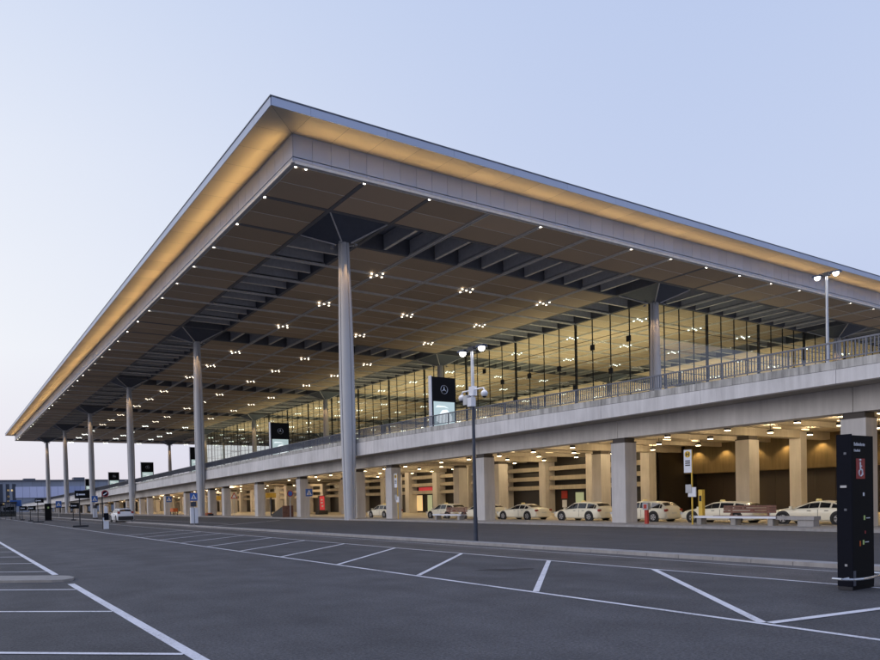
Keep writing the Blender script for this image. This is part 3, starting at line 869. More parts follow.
    if taxi:
        ts = MB(); ts.hexa([(-.11,-.15,H+.0),(.07,-.15,H+.0),(.07,.15,H+.0),(-.11,.15,H+.0),(-.07,-.13,H+.10),(.03,-.13,H+.10),(.03,.13,H+.10),(-.07,.13,H+.10)]); ts.build('taxi_sign', M['taxisign'], root)
    return root
TAXI = 'ivory taxis queuing under the elevated road'
XC = 38.35
protos = {}
def taxi(kind, a, label, x=XC):
    first = kind not in protos
    if first: protos[kind] = car_proto(kind, M['carw'], {'hatch':'taxi_car','sedan':'taxi_car','mpv':'taxi_car','wagon':'taxi_car'}[kind], 'taxi')
    return place(protos[kind], first, (x, a, .012), PI/2, label, TAXI)
taxi('sedan', 19.05, 'ivory saloon taxi at right end of queue, partly behind the black information pillar')
taxi('wagon', 24.25, 'ivory estate taxi behind the longer bench with brown backrest')
taxi('mpv', 29.5, 'ivory people-carrier taxi standing behind the red post, nose hidden by a pillar')
taxi('hatch', 34.55, 'ivory hatchback taxi in full side view left of the widest grey pillar')
taxi('sedan', 40.55, 'ivory saloon taxi with both wheels in view, directly left of the full-view hatchback')
taxi('wagon', 45.4, 'ivory taxi mostly hidden behind the tall lamp post and its neighbouring pillar')
taxi('hatch', 50.3, 'ivory taxi whose nose shows left of the shorter brown-backed bench')
taxi('mpv', 60.6, 'small ivory taxi seen between two pillars beside the tall steel column, leftmost of queue')
suv = car_proto('suv', M['carwhite'], 'parked_suv', 'car', False)
place(suv, True, (17.0, 82.2, .012), PI/2, 'white off-road car parked alone on the lot, seen from behind')

# ================================================================== STREET FURNITURE
# street lamp on the median with twin heads and dome cameras
def lamp_post(root, h, col, hs=.57, glow=60):
    b = MB(); b.tube((0,0,0),(0,0,.35),.10,.085,12); b.tube((0,0,.35),(0,0,1.0),.085,.085,12); b.tube((0,0,1.0),(0,0,h),.075,.05,12); b.build('pole', col, root, smooth=True)
    a_ = MB(); a_.tube((0,-hs,h-.03),(0,hs,h+.02),.03,n=8); a_.box(-.1,.1,-.14,.14,h-.1,h+.06); a_.build('arm', M['dark'], root)
    for s_ in (-1, 1):
        hd = MB(); y0_, y1_ = sorted((s_*(hs-.2), s_*(hs+.2))); hd.hexa([(-.15,y0_,h-.06),(.15,y0_,h-.06),(.15,y1_,h-.04),(-.15,y1_,h-.04),(-.1,y0_,h+.04),(.1,y0_,h+.04),(.1,y1_,h+.05),(-.1,y1_,h+.05)])
        o = hd.build('lamp_head', M['postgrey'], root)
        e = MB(); e.ball((0, s_*hs, h-.08), .125, 12, 8); e.build('lamp_lens', M['lamps'], o)
        light('SPOT', 'lamp_glow', (0, s_*hs, h-.2), glow, (1,.93,.85), root, .2, None, (0,0,0), 2.2)
lp1 = empty('street_lamp', 'tall slim lamp post on median kerb, twin lit heads, white dome cameras on a crossbar', 'lamp post', (17.72, 21.39, .005))
lamp_post(lp1, 7.55, M['postgrey'])
b = MB(); b.tube((0,0,5.3),(0,0,7.5),.078,.058,12); b.build('upper_pole', M['steel'], lp1, smooth=True)
cm = MB(); cm.tube((0,-.62,5.95),(0,.62,5.95),.03,n=8); cm.tube((0,-.62,5.95),(0,-.72,5.78),.03,n=8); cm.tube((0,.62,5.95),(0,.72,5.78),.03,n=8); cm.box(-.1,.1,-.13,.13,5.72,6.08); cm.build('camera_bracket', M['white'], lp1)
for s_ in (-1, 1):
    c = MB(); c.ball((0, s_*.68, 5.72), .135, 12, 8); o = c.build('dome_camera', M['white'], lp1, smooth=True)
    c = MB(); c.ball((0, s_*.68, 5.64), .09, 10, 6); c.build('camera_lens', M['blackp'], o, smooth=True)
c = MB(); c.box(-.3,-.08,-.26,-.02,5.28,5.62); c.build('cabinet', M['white'], lp1); c = MB(); c.box(-.25,-.05,.06,.3,5.38,5.75); c.build('cabinet', M['steel'], lp1)
lp2 = empty('street_lamp', 'lamp post on the elevated road at far right, twin lit heads against the roof edge', 'lamp post', (37.0, 17.9, 6.8))
lamp_post(lp2, 5.42, M['steel'], .42)

# black information pillar
tt = empty('information_pillar', 'tall black information pillar with red wheelchair sign, closest upright at the right', 'sign', (13.32, 6.1, 0))
b = MB(); b.box(.041, .80, .0, .20, .07, 2.68); b.box(.041, .798, .004, .196, .01, .068); b.build('board', M['navy'], tt)
b = MB(); b.box(0, .04, -.012, .22, .07, 2.70); b.build('edge_post', M['navyside'], tt); b = MB(); b.box(.002, .038, -.008, .216, .01, .068); b.build('foot', M['dark'], tt)
fp = MB(); fp.box(.05, .14, -.008, -.001, .08, .34); fp.build('cover_plate', M['rail'], tt)
hp = MB(); zb = .23
loop = [(-.34, .14), (-.36, -.02), (-.26, -.15), (-.06, -.2), (.1, -.2), (.45, -.16), (.8, -.1), (1.02, -.02), (1.04, .1)]
for p, q in zip(loop, loop[1:]): hp.tube((p[0], p[1], zb), (q[0], q[1], zb), .022, n=8)
for p in ((-.1, .0), (.83, .1)): hp.tube((p[0], p[1], zb), (p[0]-.15 if p[0] < 0 else p[0]+.18, p[1], zb), .016, n=6)
hp.build('bumper_rail', M['chrome'], tt, smooth=True)
RX = Matrix.Rotation(PI/2, 4, 'X')
def tot_text(s, size, x, z, name='lettering', mat='white'):
    return text_mesh(s, size, name, M[mat], tt, Matrix.Translation((x, -.003, z)) @ RX)
tot_text('Behinderte', .085, .12, 2.50); tot_text('Disabled', .06, .12, 2.40)
rd = MB(); rd.box(.19, .49, -.006, -.001, 1.93, 2.28); rs_ = rd.build('wheelchair_sign', M['red'], tt)
wc = MB(); yq = -.012   # wheelchair symbol: wheel ring, figure strokes
for q in range(18):
    t0, t1 = PI*.72+q*(2*PI*.86)/18, PI*.72+(q+1)*(2*PI*.86)/18
    wc.tube((.38+.058*math.cos(t0), yq, 2.035+.058*math.sin(t0)), (.38+.058*math.cos(t1), yq, 2.035+.058*math.sin(t1)), .011, n=6)
wc.tube((.365, yq, 2.22), (.372, yq, 2.09), .014, n=6); wc.tube((.372, yq, 2.09), (.43, yq, 2.09), .012, n=6); wc.tube((.43, yq, 2.09), (.45, yq, 2.0), .012, n=6); wc.tube((.369, yq, 2.15), (.42, yq, 2.15), .010, n=6)
wc.ball((.363, yq, 2.255), .022, 8, 6); wc.v = [(v[0]-.055, v[1], v[2]) for v in wc.v]; wc.build('wheelchair_symbol', M['white'], rs_)
for x_, z_, w_, h_, m_ in ((.42, 1.63, .05, .06, 'white'), (.44, 1.21, .05, .08, 'green'), (.53, 1.235, .13, .014, 'white'), (.40, .78, .05, .08, 'green'), (.29, .76, .035, .09, 'orange'), (.48, .815, .13, .014, 'white'), (.47, .97, .035, .05, 'red')):
    q = MB(); q.box(x_, x_+w_, -.005, -.001, z_, z_+h_); q.build('pictogram', M[m_], tt)
for z_, m_ in ((2.35, 'rail'), (1.78, 'steel'), (1.38, 'rail'), (.42, 'steel')):
    q = MB(); q.box(-.008, -.001, .06, .10 if z_ != 1.78 else .16, z_, z_+.04); q.build('indicator', M[m_], tt)

# benches
def bench(root, L_, backs):
    b = MB(); b.box(-.3, .3, -L_/2, L_/2, .34, .45); o = b.build('seat', M['white'], root)
    nl_ = max(2, int(L_/2)+1)
    for q in range(nl_):
        c = -L_/2+.35+q*(L_-.7)/(nl_-1); l_ = MB(); l_.box(-.24, .24, c-.12, c+.12, 0, .339); l_.build('leg', M['pave'], root)
    bb = MB()
    for q in range(3): bb.box(.16+.02*q, .20+.02*q, backs[0], backs[1], .60+.13*q, .71+.13*q)
    for q in (backs[0]+.4, backs[1]-.4): bb.box(.205, .26, q-.04, q+.04, .45, .9)
    bb.build('backrest', M['wood'], root)
    sl = MB()
    for q in range(4): sl.box(-.26+q*.10, -.19+q*.10, backs[0]-.1, backs[1]+.3, .452, .475)
    sl.build('seat_slats', M['wood'], root)
bn = empty('bench', 'long pale concrete bench with brown slatted backrest in front of the estate taxi', 'bench', (33.9, 20.75, .105), 0, 'benches on the pavement')
bench(bn, 4.4, (-1.9, .75))
bn = empty('bench', 'shorter pale bench with brown backrest just left of the lamp post', 'bench', (33.9, 44.1, .105), 0, 'benches on the pavement')
bench(bn, 3.6, (-2.0, .6))
b = MB(); b.box(-.3, .3, -.85, .85, .30, .46); bk = empty('stone_seat', 'backless pale stone block seat near the information pillar', 'bench', (33.9, 17.75, .105)); b.build('seat', M['kerb'], bk)
b = MB(); b.box(-.24, .24, -.8, -.1, 0, .299); b.build('leg', M['kerb'], bk)

# bus stop signs
def busstop(root):
    b = MB(); b.tube((0,0,0),(0,0,3.9),.04,n=10); b.build('pole', M['yellow'], root, smooth=True)
    p = MB(); p.box(-.05,-.0,-.02,.42,2.72,3.92); o = p.build('sign_plate', M['white'], root)
    d = MB(); d.tube((-.06,.2,3.68),(-.052,.2,3.68),.17,n=20); o2 = d.build('roundel', M['yellow'], o)
    for q in (.12, .24): 
        pass
    h = MB(); h.box(-.072,-.062,.11,.15,3.57,3.79); h.box(-.072,-.062,.25,.29,3.57,3.79); h.box(-.072,-.062,.15,.25,3.66,3.70); h.build('letter', M['blackp'], o)
    t = MB()
    for q in range(3): t.box(-.058,-.051,.06,.34,3.3-.11*q,3.36-.11*q)
    t.build('route_numbers', M['blackp'], o)
    q = MB(); q.box(-.06,.0,-.24,.2,1.45,1.95); q.box(-.065,-.005,-.02,.42,1.62,2.12) if False else None; q.build('timetable', M['white'], root)
    q = MB(); q.box(-.09,-.062,-.02,.32,1.66,2.1); q.build('timetable_case', M['steel'], root)
bs = empty('bus_stop_sign', 'yellow bus stop pole with white plates in front of the dark brown recess', 'sign', (33.5, 22.85, .105), 0, 'bus stop poles')
busstop(bs)
b2_ = copy_tree(bs); b2_.location = (33.5, 50.75, .105); b2_['label'] = 'bus stop pole beside the pillar nearest the tall steel column, left of the taxis'
yb = empty('ticket_machine', 'slim yellow ticket pillar just behind the right bus stop pole', 'machine', (34.9, 23.25, .105))
b = MB(); b.box(-.12,.12,-.11,.11,0,1.82); b.build('cabinet', M['yellow'], yb); b = MB(); b.box(-.128,-.1205,-.07,.07,1.2,1.5); b.build('screen', M['carglass'], yb)
rp = empty('call_point', 'short red post with pale box head beside the people-carrier taxi', 'post', (33.3, 25.5, .105))
b = MB(); b.box(-.07,.07,-.09,.09,0,.78); b.build('post', M['redp'], rp); b = MB(); b.box(-.12,.12,-.17,.17,.781,1.15); b.build('head', M['steel'], rp); b = MB(); b.box(-.126,-.1205,-.1,.1,.85,1.08); b.build('panel', M['redp'], rp)

# pedestrian crossing signs (blue square, white triangle and walking figure)
def crossing(root, z0, z1, w, lowbox=False):
    b = MB(); b.tube((0,0,0),(0,0,z1),.035,n=8); b.build('pole', M['steel'], root)
    p = MB(); p.box(-w/2, w/2, -.06, -.03, z0, z1); o = p.build('sign_plate', M['blue'], root)
    m_ = (z0+z1)/2; s_ = w*.38; t = MB()
    t.quad((-s_, -.064, m_-s_*.8), (s_, -.064, m_-s_*.8), (0, -.064, m_+s_)); t.build('triangle', M['white'], o)
    f = MB(); f.box(-.03*w/.6, .03*w/.6, -.07, -.066, m_-s_*.15, m_+s_*.35); f.hexa([(-.12*w,-.07,m_-s_*.7),(-.05*w,-.07,m_-s_*.7),(-.05*w,-.066,m_-s_*.7),(-.12*w,-.066,m_-s_*.7),(-.03*w,-.07,m_-s_*.1),(.03*w,-.07,m_-s_*.1),(.03*w,-.066,m_-s_*.1),(-.03*w,-.066,m_-s_*.1)])
    f.hexa([(.05*w,-.07,m_-s_*.7),(.12*w,-.07,m_-s_*.7),(.12*w,-.066,m_-s_*.7),(.05*w,-.066,m_-s_*.7),(-.02*w,-.07,m_-s_*.12),(.04*w,-.07,m_-s_*.12),(.04*w,-.066,m_-s_*.12),(-.02*w,-.066,m_-s_*.12)])
    f.build('walking_figure', M['blackp'], o)
    if lowbox:
        for s_ in (-1, 1):
            q = MB(); x0_, x1_ = sorted((s_*.04, s_*.30)); q.box(x0_, x1_, -.12, .1, .22, 1.52); q.build('beacon_sleeve', M['white'], root)
        q = MB(); q.box(-.36, .36, -.2, .2, 0, .10); q.build('foot', M['blackp'], root)
        q = MB(); q.box(-.26, .2, -.05, .06, 1.6, 2.0); q.build('sign_back', M['postgrey'], root)
c1 = empty('crossing_sign', 'blue pedestrian crossing sign on a white sleeved foot in front of the second tall column', 'sign', (17.6, 57.2, .004)); crossing(c1, 2.08, 2.72, .62, True)
c2 = empty('crossing_sign', 'blue pedestrian crossing sign on the kerb close to the tallest column, beside a grey pillar', 'sign', (33.2, 67.4, .105)); crossing(c2, 2.25, 3.05, .8)
c3 = empty('crossing_sign', 'blue pedestrian crossing sign under the elevated road between the second and third tall columns', 'sign', (33.2, 122, .105)); crossing(c3, 2.2, 3.2, .95)
c4 = empty('crossing_sign', 'blue crossing sign with white sleeve left of the round red sign post', 'sign', (19.0, 110, .004)); crossing(c4, 2.5, 3.4, .85, True)
c5 = empty('crossing_sign', 'distant blue crossing sign on a thin pole between the fifth and sixth tall columns', 'sign', (17.0, 133, .004)); crossing(c5, 1.85, 2.95, .95)
# round sign post in front
ns = empty('round_sign_post', 'black pole with round red-rimmed sign and white sleeve, nearest sign at the left', 'sign', (10.67, 58.5, .004))
b = MB(); b.tube((0,0,0),(0,0,2.95),.045,n=8); b.build('pole', M['dark'], ns)
b = MB(); b.tube((.22,-.05,2.80),(.22,-.08,2.80),.27,n=20); o = b.build('sign_disc', M['red'], ns)
b = MB(); b.tube((.22,-.081,2.80),(.22,-.085,2.80),.19,n=20); b.build('disc_centre', M['navyside'], o); b = MB(); b.hexa([(.06,-.095,2.72),(.1,-.095,2.66),(.1,-.087,2.66),(.06,-.087,2.72),(.34,-.095,2.9),(.38,-.095,2.84),(.38,-.087,2.84),(.34,-.087,2.9)]); b.build('disc_bar', M['white'], o)
b = MB(); b.box(.03,.42,-.14,.08,.0,.62); b.box(.0,.1,-.1,.06,.62,.9); b.build('sleeve', M['white'], ns)
b = MB(); b.box(.08,.42,-.15,.08,.70,1.25); b.build('blue_box', M['navyside'], ns); b = MB(); b.box(.12,.36,-.12,.06,1.26,1.7); b.ball((.24,-.03,1.72),.1,8,6); b.build('beacon', M['white'], ns)
# dark boards on low stands
def board(root, zb, zt, w, base_w):
    b = MB(); b.tube((0,0,0),(0,0,zb),.05,n=8); b.build('post', M['dark'], root)
    b = MB(); b.box(-w*.3, w*.7, -.05, .05, zb, zt); o = b.build('board', M['navy'], root)
    t = MB(); t.box(-w*.05, w*.38, -.056, -.0505, (zb+zt)/2-.06, (zb+zt)/2+.06); t.box(-w*.2, -w*.1, -.056, -.0505, (zb+zt)/2-.1, (zb+zt)/2+.1); t.build('board_mark', M['white'], o)
    f = MB(); f.box(-base_w/2, base_w/2, -.35, .35, 0, .16); f.build('foot', M['dark'], root)
s1 = empty('direction_board', 'dark direction board on a single post with heavy foot, front of the left sign group', 'sign', (10.3, 67.1, .004)); board(s1, 2.55, 3.25, 1.25, 1.3)
s2 = empty('direction_board', 'smaller direction board with heavy foot, just left of the sixth tall column', 'sign', (9.9, 96.3, .004)); board(s2, 2.45, 2.98, 1.0, 1.3)
s3 = empty('small_black_board', 'small black board on thin legs left of the distant direction board', 'sign', (10.0, 106.5, .004), 0); board(s3, 1.5, 2.1, 1.0, .6)
s4 = empty('small_black_board', 'leftmost small black board near the bus shelter', 'sign', (10.0, 118.5, .004), 0); board(s4, 1.5, 2.15, 1.0, .6)
s5 = empty('small_black_board', 'small black board with white mark, right of the fifth tall column', 'sign', (15.0, 103.2, .004), 0); board(s5, 1.6, 2.4, 1.2, .6)
bp_ = empty('black_pillar', 'slender black information pillar standing beside the sixth, farthest tall column', 'sign', (12.3, 107, .004))
b = MB(); b.box(-.42,.42,-.15,.15,.12,2.4); b.build('board', M['navy'], bp_); b = MB(); b.box(-.47,.47,-.2,.2,0,.118); b.build('foot', M['dark'], bp_); b = MB(); b.box(-.1,.12,-.156,-.1505,1.7,1.95); b.build('board_mark', M['green'], bp_)
# no-stopping sign, yellow plate, red display, dark wedge, trolley, barrier
sg = empty('round_traffic_sign', 'small round red and blue sign on a post between two left pillars', 'sign', (33.3, 72.4, .105))
b = MB(); b.tube((0,0,0),(0,0,2.6),.035,n=8); b.build('pole', M['steel'], sg); b = MB(); b.tube((0,-.04,2.65),(0,-.07,2.65),.36,n=18); o = b.build('sign_disc', M['redp'], sg); b = MB(); b.tube((0,-.071,2.65),(0,-.075,2.65),.27,n=18); b.build('disc_centre', M['blue'], o)
sg = empty('triangle_sign', 'red and white warning triangle on a post between left pillars', 'sign', (33.3, 90.3, .105))
b = MB(); b.tube((0,0,0),(0,0,2.9),.035,n=8); b.build('pole', M['steel'], sg); b = MB(); b.rings([[(-.5,-.04,2.35),(.5,-.04,2.35),(0,-.04,3.2)],[(-.5,-.07,2.35),(.5,-.07,2.35),(0,-.07,3.2)]]); o = b.build('sign_plate', M['redp'], sg, fixn=True); b = MB(); b.rings([[(-.3,-.071,2.46),(.3,-.071,2.46),(0,-.071,2.98)],[(-.3,-.076,2.46),(.3,-.076,2.46),(0,-.076,2.98)]]); b.build('triangle_centre', M['white'], o, fixn=True)
yp = empty('yellow_sign', 'yellow rectangular sign on grey post above the dark wedge', 'sign', (38.5, 90.0, .02))
b = MB(); b.tube((0,0,0),(0,0,2.5),.10,n=8); b.build('post', M['postgrey'], yp); b = MB(); b.box(-.75,.75,-.05,.05,2.45,3.1); b.build('sign_plate', M['yellow'], yp)
yp2 = empty('yellow_sign', 'yellow sign hanging behind the second tall column', 'sign', (38.5, 113.0, .02))
b = MB(); b.tube((0,0,0),(0,0,2.5),.10,n=8); b.build('post', M['postgrey'], yp2); b = MB(); b.box(-.9,.9,-.05,.05,2.4,3.1); b.build('sign_plate', M['yellow'], yp2)
rdp = empty('red_display', 'glowing red advertising column on a black foot beneath the elevated road', 'display', (44.5, 86.5, .02))
b = MB(); b.box(-.45,.45,-.2,.2,.5,2.6); b.build('case', M['dark'], rdp); b = MB(); b.box(-.38,.38,-.215,-.2005,.6,2.5); o = b.build('lit_panel', M['redlit'], rdp); b = MB(); b.box(-.7,.7,-.5,.5,0,.5); b.build('foot', M['blackp'], rdp)
b = MB(); b.box(-.2,.1,-.22,-.216,1.9,2.1); b.box(-.2,.1,-.22,-.216,1.5,1.7); b.box(-.1,.15,-.22,-.216,1.0,1.25); b.build('panel_mark', M['white'], o)
wd = empty('dark_wedge', 'dark brown wedge-shaped stair enclosure on the pavement behind the left pillars', 'enclosure', (33.2, 74.4, .105))
b = MB(); b.rings([[(-.6,-1.5,0),(-.6,1.6,0),(-.6,1.6,.35),(-.6,-1.5,1.25)],[(.6,-1.5,0),(.6,1.6,0),(.6,1.6,.35),(.6,-1.5,1.25)]]); b.build('shell', M['shop'], wd, fixn=True); b = MB(); b.box(-.66,.66,-1.6,-1.52,0,1.3); b.build('end_panel', M['wood'], wd)
tr = empty('luggage_trolley', 'orange luggage trolley with dark frame on the pavement left of the second column', 'trolley', (33.0, 118.3, .105))
b = MB(); b.box(-.4,.4,-.9,.9,.55,1.15); b.build('basket', M['orange'], tr); b = MB()
for sx in (-.35,.35):
    for sy in (-.8,.8): b.tube((sx,sy,0),(sx,sy,.55),.06,n=6)
b.box(-.38,.38,-.85,.85,.15,.25); b.build('frame', M['dark'], tr)
br = empty('road_barrier', 'low red and white barrier block on the pavement right of the second column', 'barrier', (33.0, 100.5, .105))
b = MB(); b.box(-.3,.3,-1.0,.3,0,.42); b.build('red_block', M['orange'], br); b = MB(); b.box(-.3,.3,.302,1.3,0,.38); b.build('white_block', M['white'], br); b = MB(); b.box(-.35,.35,-1.5,-1.002,0,.3); b.build('dark_foot', M['dark'], br)
# billboards on the elevated road
def star(par, cx, cz, r, mat):
    b = MB()
    for q in range(24):
        t0, t1 = 2*PI*q/24, 2*PI*(q+1)/24
        b.tube((cx+r*math.cos(t0), -.13, cz+r*math.sin(t0)), (cx+r*math.cos(t1), -.13, cz+r*math.sin(t1)), r*.07, n=6)
    for q in range(3):
        t = PI/2+q*2*PI/3; tip = (cx+r*.95*math.cos(t), -.13, cz+r*.95*math.sin(t))
        for s_ in (-1, 1):
            t2 = t+s_*PI/3
            b.quad((cx, -.15, cz), (cx+r*.16*math.cos(t2), -.125, cz+r*.16*math.sin(t2)), tip)
    b.build('emblem', mat, par)
bl = ['nearest and largest lit billboard on the elevated road, silver star emblem over a car picture',
      'second lit billboard with star emblem, right of the second tall column',
      'lit billboard largely hidden behind the second tall column',
      'lit billboard with star emblem between the second and third tall columns',
      'lit billboard with star emblem between the third and fourth tall columns',
      'smallest and farthest lit billboard on the elevated road']
first_b = None
for i, a in enumerate((48.0, 82.0, 115.8, 150.0, 184.0, 218.0)):
    zd = st_t(a)-.4
    if first_b is None:
        r_ = empty('billboard', bl[0], 'billboard', (36.5, a, zd), 0, 'billboards along the elevated road')
        b = MB(); b.box(-1.28, 1.28, -.12, .12, 0.0, 5.02); b.build('case', M['navy'], r_)
        b = MB(); b.box(-1.36, -1.281, -.18, .18, 0, 5.08); b.build('edge_strip', M['white'], r_)
        b = MB(); b.box(-1.08, 1.12, -.135, -.1205, .75, 2.95); sc_ = b.build('lit_screen', M['screen'], r_)
        b = MB()   # pale car picture: body, roof line and lamps as light shapes
        P = [(-.95,1.35),(-.9,1.75),(-.55,1.95),(-.2,2.3),(.35,2.35),(.75,2.0),(1.0,1.75),(1.02,1.35),(.5,1.2),(-.5,1.2)]
        b.quad(*[(x_*.9, -.139, z_-.05) for x_, z_ in P]); b.quad((-.9,-.139,2.45),(-.7,-.139,2.62),(.1,-.139,2.58),(.5,-.139,2.4),(0,-.139,2.5)); b.build('picture', M['screenw'], sc_)
        star(r_, 0.05, 3.98, .36, M['chrome']); first_b = r_
    else:
        r_ = copy_tree(first_b); r_.location = (36.5, a, zd); r_['label'] = bl[i]

# ================================================================== FAR BACKGROUND
def tagk(o, label, cat): o['label'] = label; o['category'] = cat; return o
gb = empty('parking_garage', 'long blue-grey multi-storey building behind the far end of the roof', 'building', (40, 432, 0))
w_ = MB()
for q in range(26): w_.box(-78+q*5+.03, -73+q*5-.03, 0, 18, 0, 17.2)
w_.build('wall', M['greywall'], gb)
pn = MB()
for q in range(7): pn.box(-6.5+q*3.6, -6.5+q*3.6+3.5, -.5, -.02, 7.8, 13.9)
pn.build('pale_cladding', M['palewall'], gb)
pn = MB()
for q in range(4): pn.box(21+q*3.0, 23.9+q*3.0, -.5, -.02, 8, 14)
pn.build('blue_cladding', M['bluewall'], gb)
rf2 = MB(); rf2.box(-80, 54, -1, 19, 17.2, 17.7); rf2.box(-2, 4, 3, 9, 17.7, 18.6); rf2.box(24, 30, 3, 9, 17.7, 19.2); rf2.build('roof', M['rail'], gb)
for x_, z_ in ((-10.5, 11.5), (-8.6, 11.5), (-10.5, 8.2), (-10.6, 5.5), (-17.5, 13.5), (-13, 4)):
    q = MB(); q.box(x_, x_+.9, -.06, -.01, z_, z_+1.0); q.build('window', M['warmwin'], gb)
for q in range(6):
    c = MB(); c.box(-24+q*3.2, -22.2+q*3.2, -.06, -.01, 2.5, 15.5); c.build('window_strip', M['postgrey'], gb)
gb2 = empty('low_building', 'low grey building with rooftop machinery farther right in the distance', 'building', (75, 470, 0))
w_ = MB()
for q in range(8): w_.box(-14+q*6, -8+q*6-.05, 0, 14, 0, 15); 
w_.build('wall', M['greywall'], gb2)
for q in range(5):
    w_ = MB(); w_.box(-10+q*5, -7+q*5, 2, 6, 15, 16.5+(q % 3)); w_.build('roof_unit', M['palewall'], gb2)
sh = empty('bus_shelter', 'dark framed glass bus shelter at the far left edge', 'shelter', (8.1, 130, 0))
f = MB()
for q in range(7): f.box(-2.6+q*.75, -2.54+q*.75, -.05, .05, .0, 2.7)
f.box(-2.7, 2.1, -.8, .8, 2.7, 2.95); f.build('frame', M['dark'], sh)
f = MB(); f.box(-2.6, 2.0, .06, .09, .5, 2.6); f.build('pane', M['shopglass'], sh)
f = MB(); f.box(-2.4, 1.6, -.3, .2, .35, .45); f.build('seat', M['kerb'], sh)
bc = empty('blue_canopy', 'small blue canopy sign beside the bus shelter', 'sign', (10.1, 131, 0))
f = MB(); f.tube((-.6,0,0),(-.6,0,2.2),.06); f.tube((.6,0,0),(.6,0,2.2),.06); f.build('post', M['postgrey'], bc); f = MB(); f.box(-.85,.85,-.5,.5,2.2,3.2); f.build('canopy', M['blue'], bc)
# lattice stair mast beyond
lm = empty('lattice_mast', 'thin steel ladder mast seen against the sky under the far roof', 'mast', (100, 268, 7))
f = MB()
for sx in (-2, 2): f.box(sx-.1, sx+.1, -.1, .1, 0, 16)
for q in range(6): f.box(-2, 2, -.08, .08, 1+q*2.9, 1.22+q*2.9)
f.build('frame', M['rail'], lm)

# ================================================================== CAMERA
f_, th_, yh, cx, pi_, ro = 704.4386, .5397, 513.8213, 367.2891, -.0186, -.0235
fw = Vector((math.sin(th_), math.cos(th_), 0)); rt = Vector((math.cos(th_), -math.sin(th_), 0)); up = Vector((0, 0, 1))
F = fw*math.cos(pi_)+up*math.sin(pi_); U = up*math.cos(pi_)-fw*math.sin(pi_)
R = rt*math.cos(ro)+U*math.sin(ro); U2 = U*math.cos(ro)-rt*math.sin(ro)
cam = bpy.data.cameras.new('camera'); co = bpy.data.objects.new('camera', cam); C.objects.link(co)
m = Matrix.Identity(4)
for i in range(3): m[i][0] = R[i]; m[i][1] = U2[i]; m[i][2] = -F[i]
m[2][3] = CZ; co.matrix_world = m
cam.sensor_fit = 'HORIZONTAL'; cam.sensor_width = 36; cam.lens = 36*f_/880
cam.shift_x = (440-cx)/880; cam.shift_y = (yh-330)/880
cam.clip_start = .1; cam.clip_end = 6000
S.camera = co

# ================================================================== WORLD
W = bpy.data.worlds.new('World'); S.world = W; W.use_nodes = True; nt = W.node_tree
bg = nt.nodes['Background']
sky = N(nt, 'ShaderNodeTexSky', sky_type='NISHITA'); sky.sun_disc = False
SUN_EL, SUN_AZ = math.radians(4), math.radians(-72)    # low, far to the left
sky.sun_elevation = SUN_EL; sky.sun_rotation = SUN_AZ; sky.dust_density = .5; sky.ozone_density = 2.
tc = N(nt, 'ShaderNodeTexCoord')
def dotn(v):
    d = N(nt, 'ShaderNodeVectorMath', operation='DOT_PRODUCT'); d.inputs[1].default_value = v; nt.links.new(tc.outputs['Generated'], d.inputs[0]); return d.outputs['Value']
el = dotn((0, 0, 1)); az = dotn((-.80, .60, 0))
rv = N(nt, 'ShaderNodeValToRGB'); cr = rv.color_ramp          # clear dusk sky, side away from the sunset
cr.elements[0].position = 0; cr.elements[0].color = (.50, .55, .78, 1); cr.elements[1].position = 1; cr.elements[1].color = (.24, .33, .66, 1)
e = cr.elements.new(.30); e.color = (.56, .64, .85, 1); e = cr.elements.new(.58); e.color = (.49, .585, .83, 1)
nt.links.new(el, rv.inputs['Fac'])
rw = N(nt, 'ShaderNodeValToRGB'); cr = rw.color_ramp          # towards the sunset
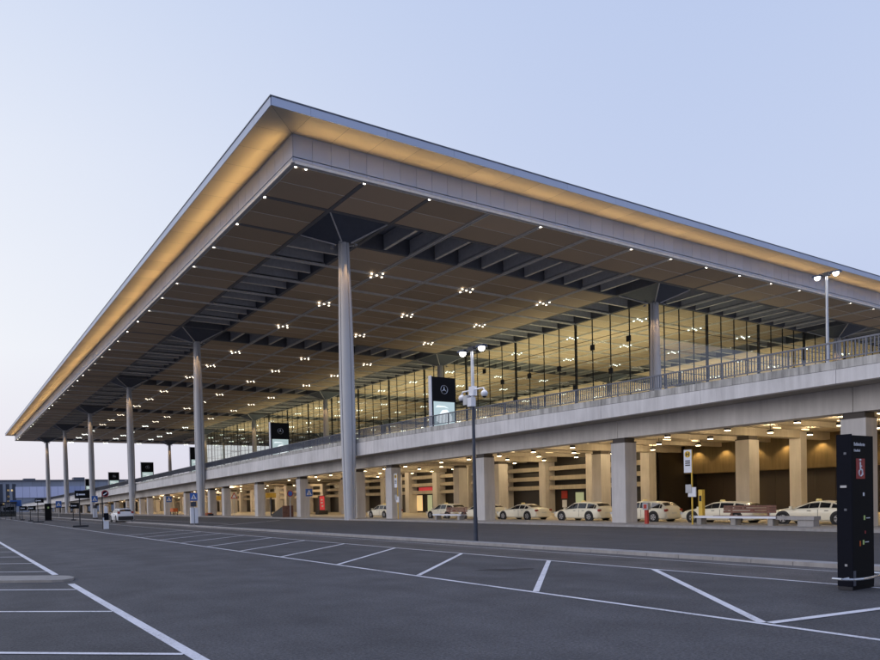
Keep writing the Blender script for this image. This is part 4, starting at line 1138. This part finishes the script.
cr.elements[0].position = 0; cr.elements[0].color = (.84, .74, .76, 1); cr.elements[1].position = 1; cr.elements[1].color = (.27, .36, .68, 1)
e = cr.elements.new(.07); e.color = (.86, .82, .87, 1); e = cr.elements.new(.2); e.color = (.92, .93, .96, 1); e = cr.elements.new(.42); e.color = (.82, .86, .95, 1); e = cr.elements.new(.62); e.color = (.66, .74, .91, 1)
nt.links.new(el, rw.inputs['Fac'])
mr = N(nt, 'ShaderNodeMapRange'); mr.inputs['From Min'].default_value = -.35; mr.inputs['From Max'].default_value = .80; mr.interpolation_type = 'SMOOTHSTEP'
nt.links.new(az, mr.inputs['Value'])
mx = N(nt, 'ShaderNodeMix', data_type='RGBA'); nt.links.new(mr.outputs[0], mx.inputs['Factor'])
nt.links.new(rv.outputs['Color'], mx.inputs[6]); nt.links.new(rw.outputs['Color'], mx.inputs[7])
ns_ = N(nt, 'ShaderNodeVectorMath', operation='SCALE'); ns_.inputs['Scale'].default_value = .10
nt.links.new(sky.outputs['Color'], ns_.inputs[0])
m2 = N(nt, 'ShaderNodeMix', data_type='RGBA'); m2.inputs['Factor'].default_value = .94
nt.links.new(ns_.outputs[0], m2.inputs[6]); nt.links.new(mx.outputs[2], m2.inputs[7])
nt.links.new(m2.outputs[2], bg.inputs['Color']); bg.inputs['Strength'].default_value = .98

sl = bpy.data.lights.new('sun', 'SUN'); sl.energy = .62; sl.angle = math.radians(35); sl.color = (1., .92, .93)
so = bpy.data.objects.new('sun', sl); C.objects.link(so)
sd = Vector((math.sin(SUN_AZ)*math.cos(SUN_EL), math.cos(SUN_AZ)*math.cos(SUN_EL), math.sin(SUN_EL)+.42))
so.rotation_euler = sd.to_track_quat('Z', 'Y').to_euler()

S.view_settings.view_transform = 'Standard'; S.view_settings.look = 'None'; S.view_settings.exposure = .12; S.view_settings.gamma = 1
S.render.engine = 'CYCLES'
S.cycles.use_denoising = True
S.cycles.max_bounces = 8; S.cycles.transparent_max_bounces = 12; S.cycles.diffuse_bounces = 4
S.cycles.sample_clamp_indirect = 6
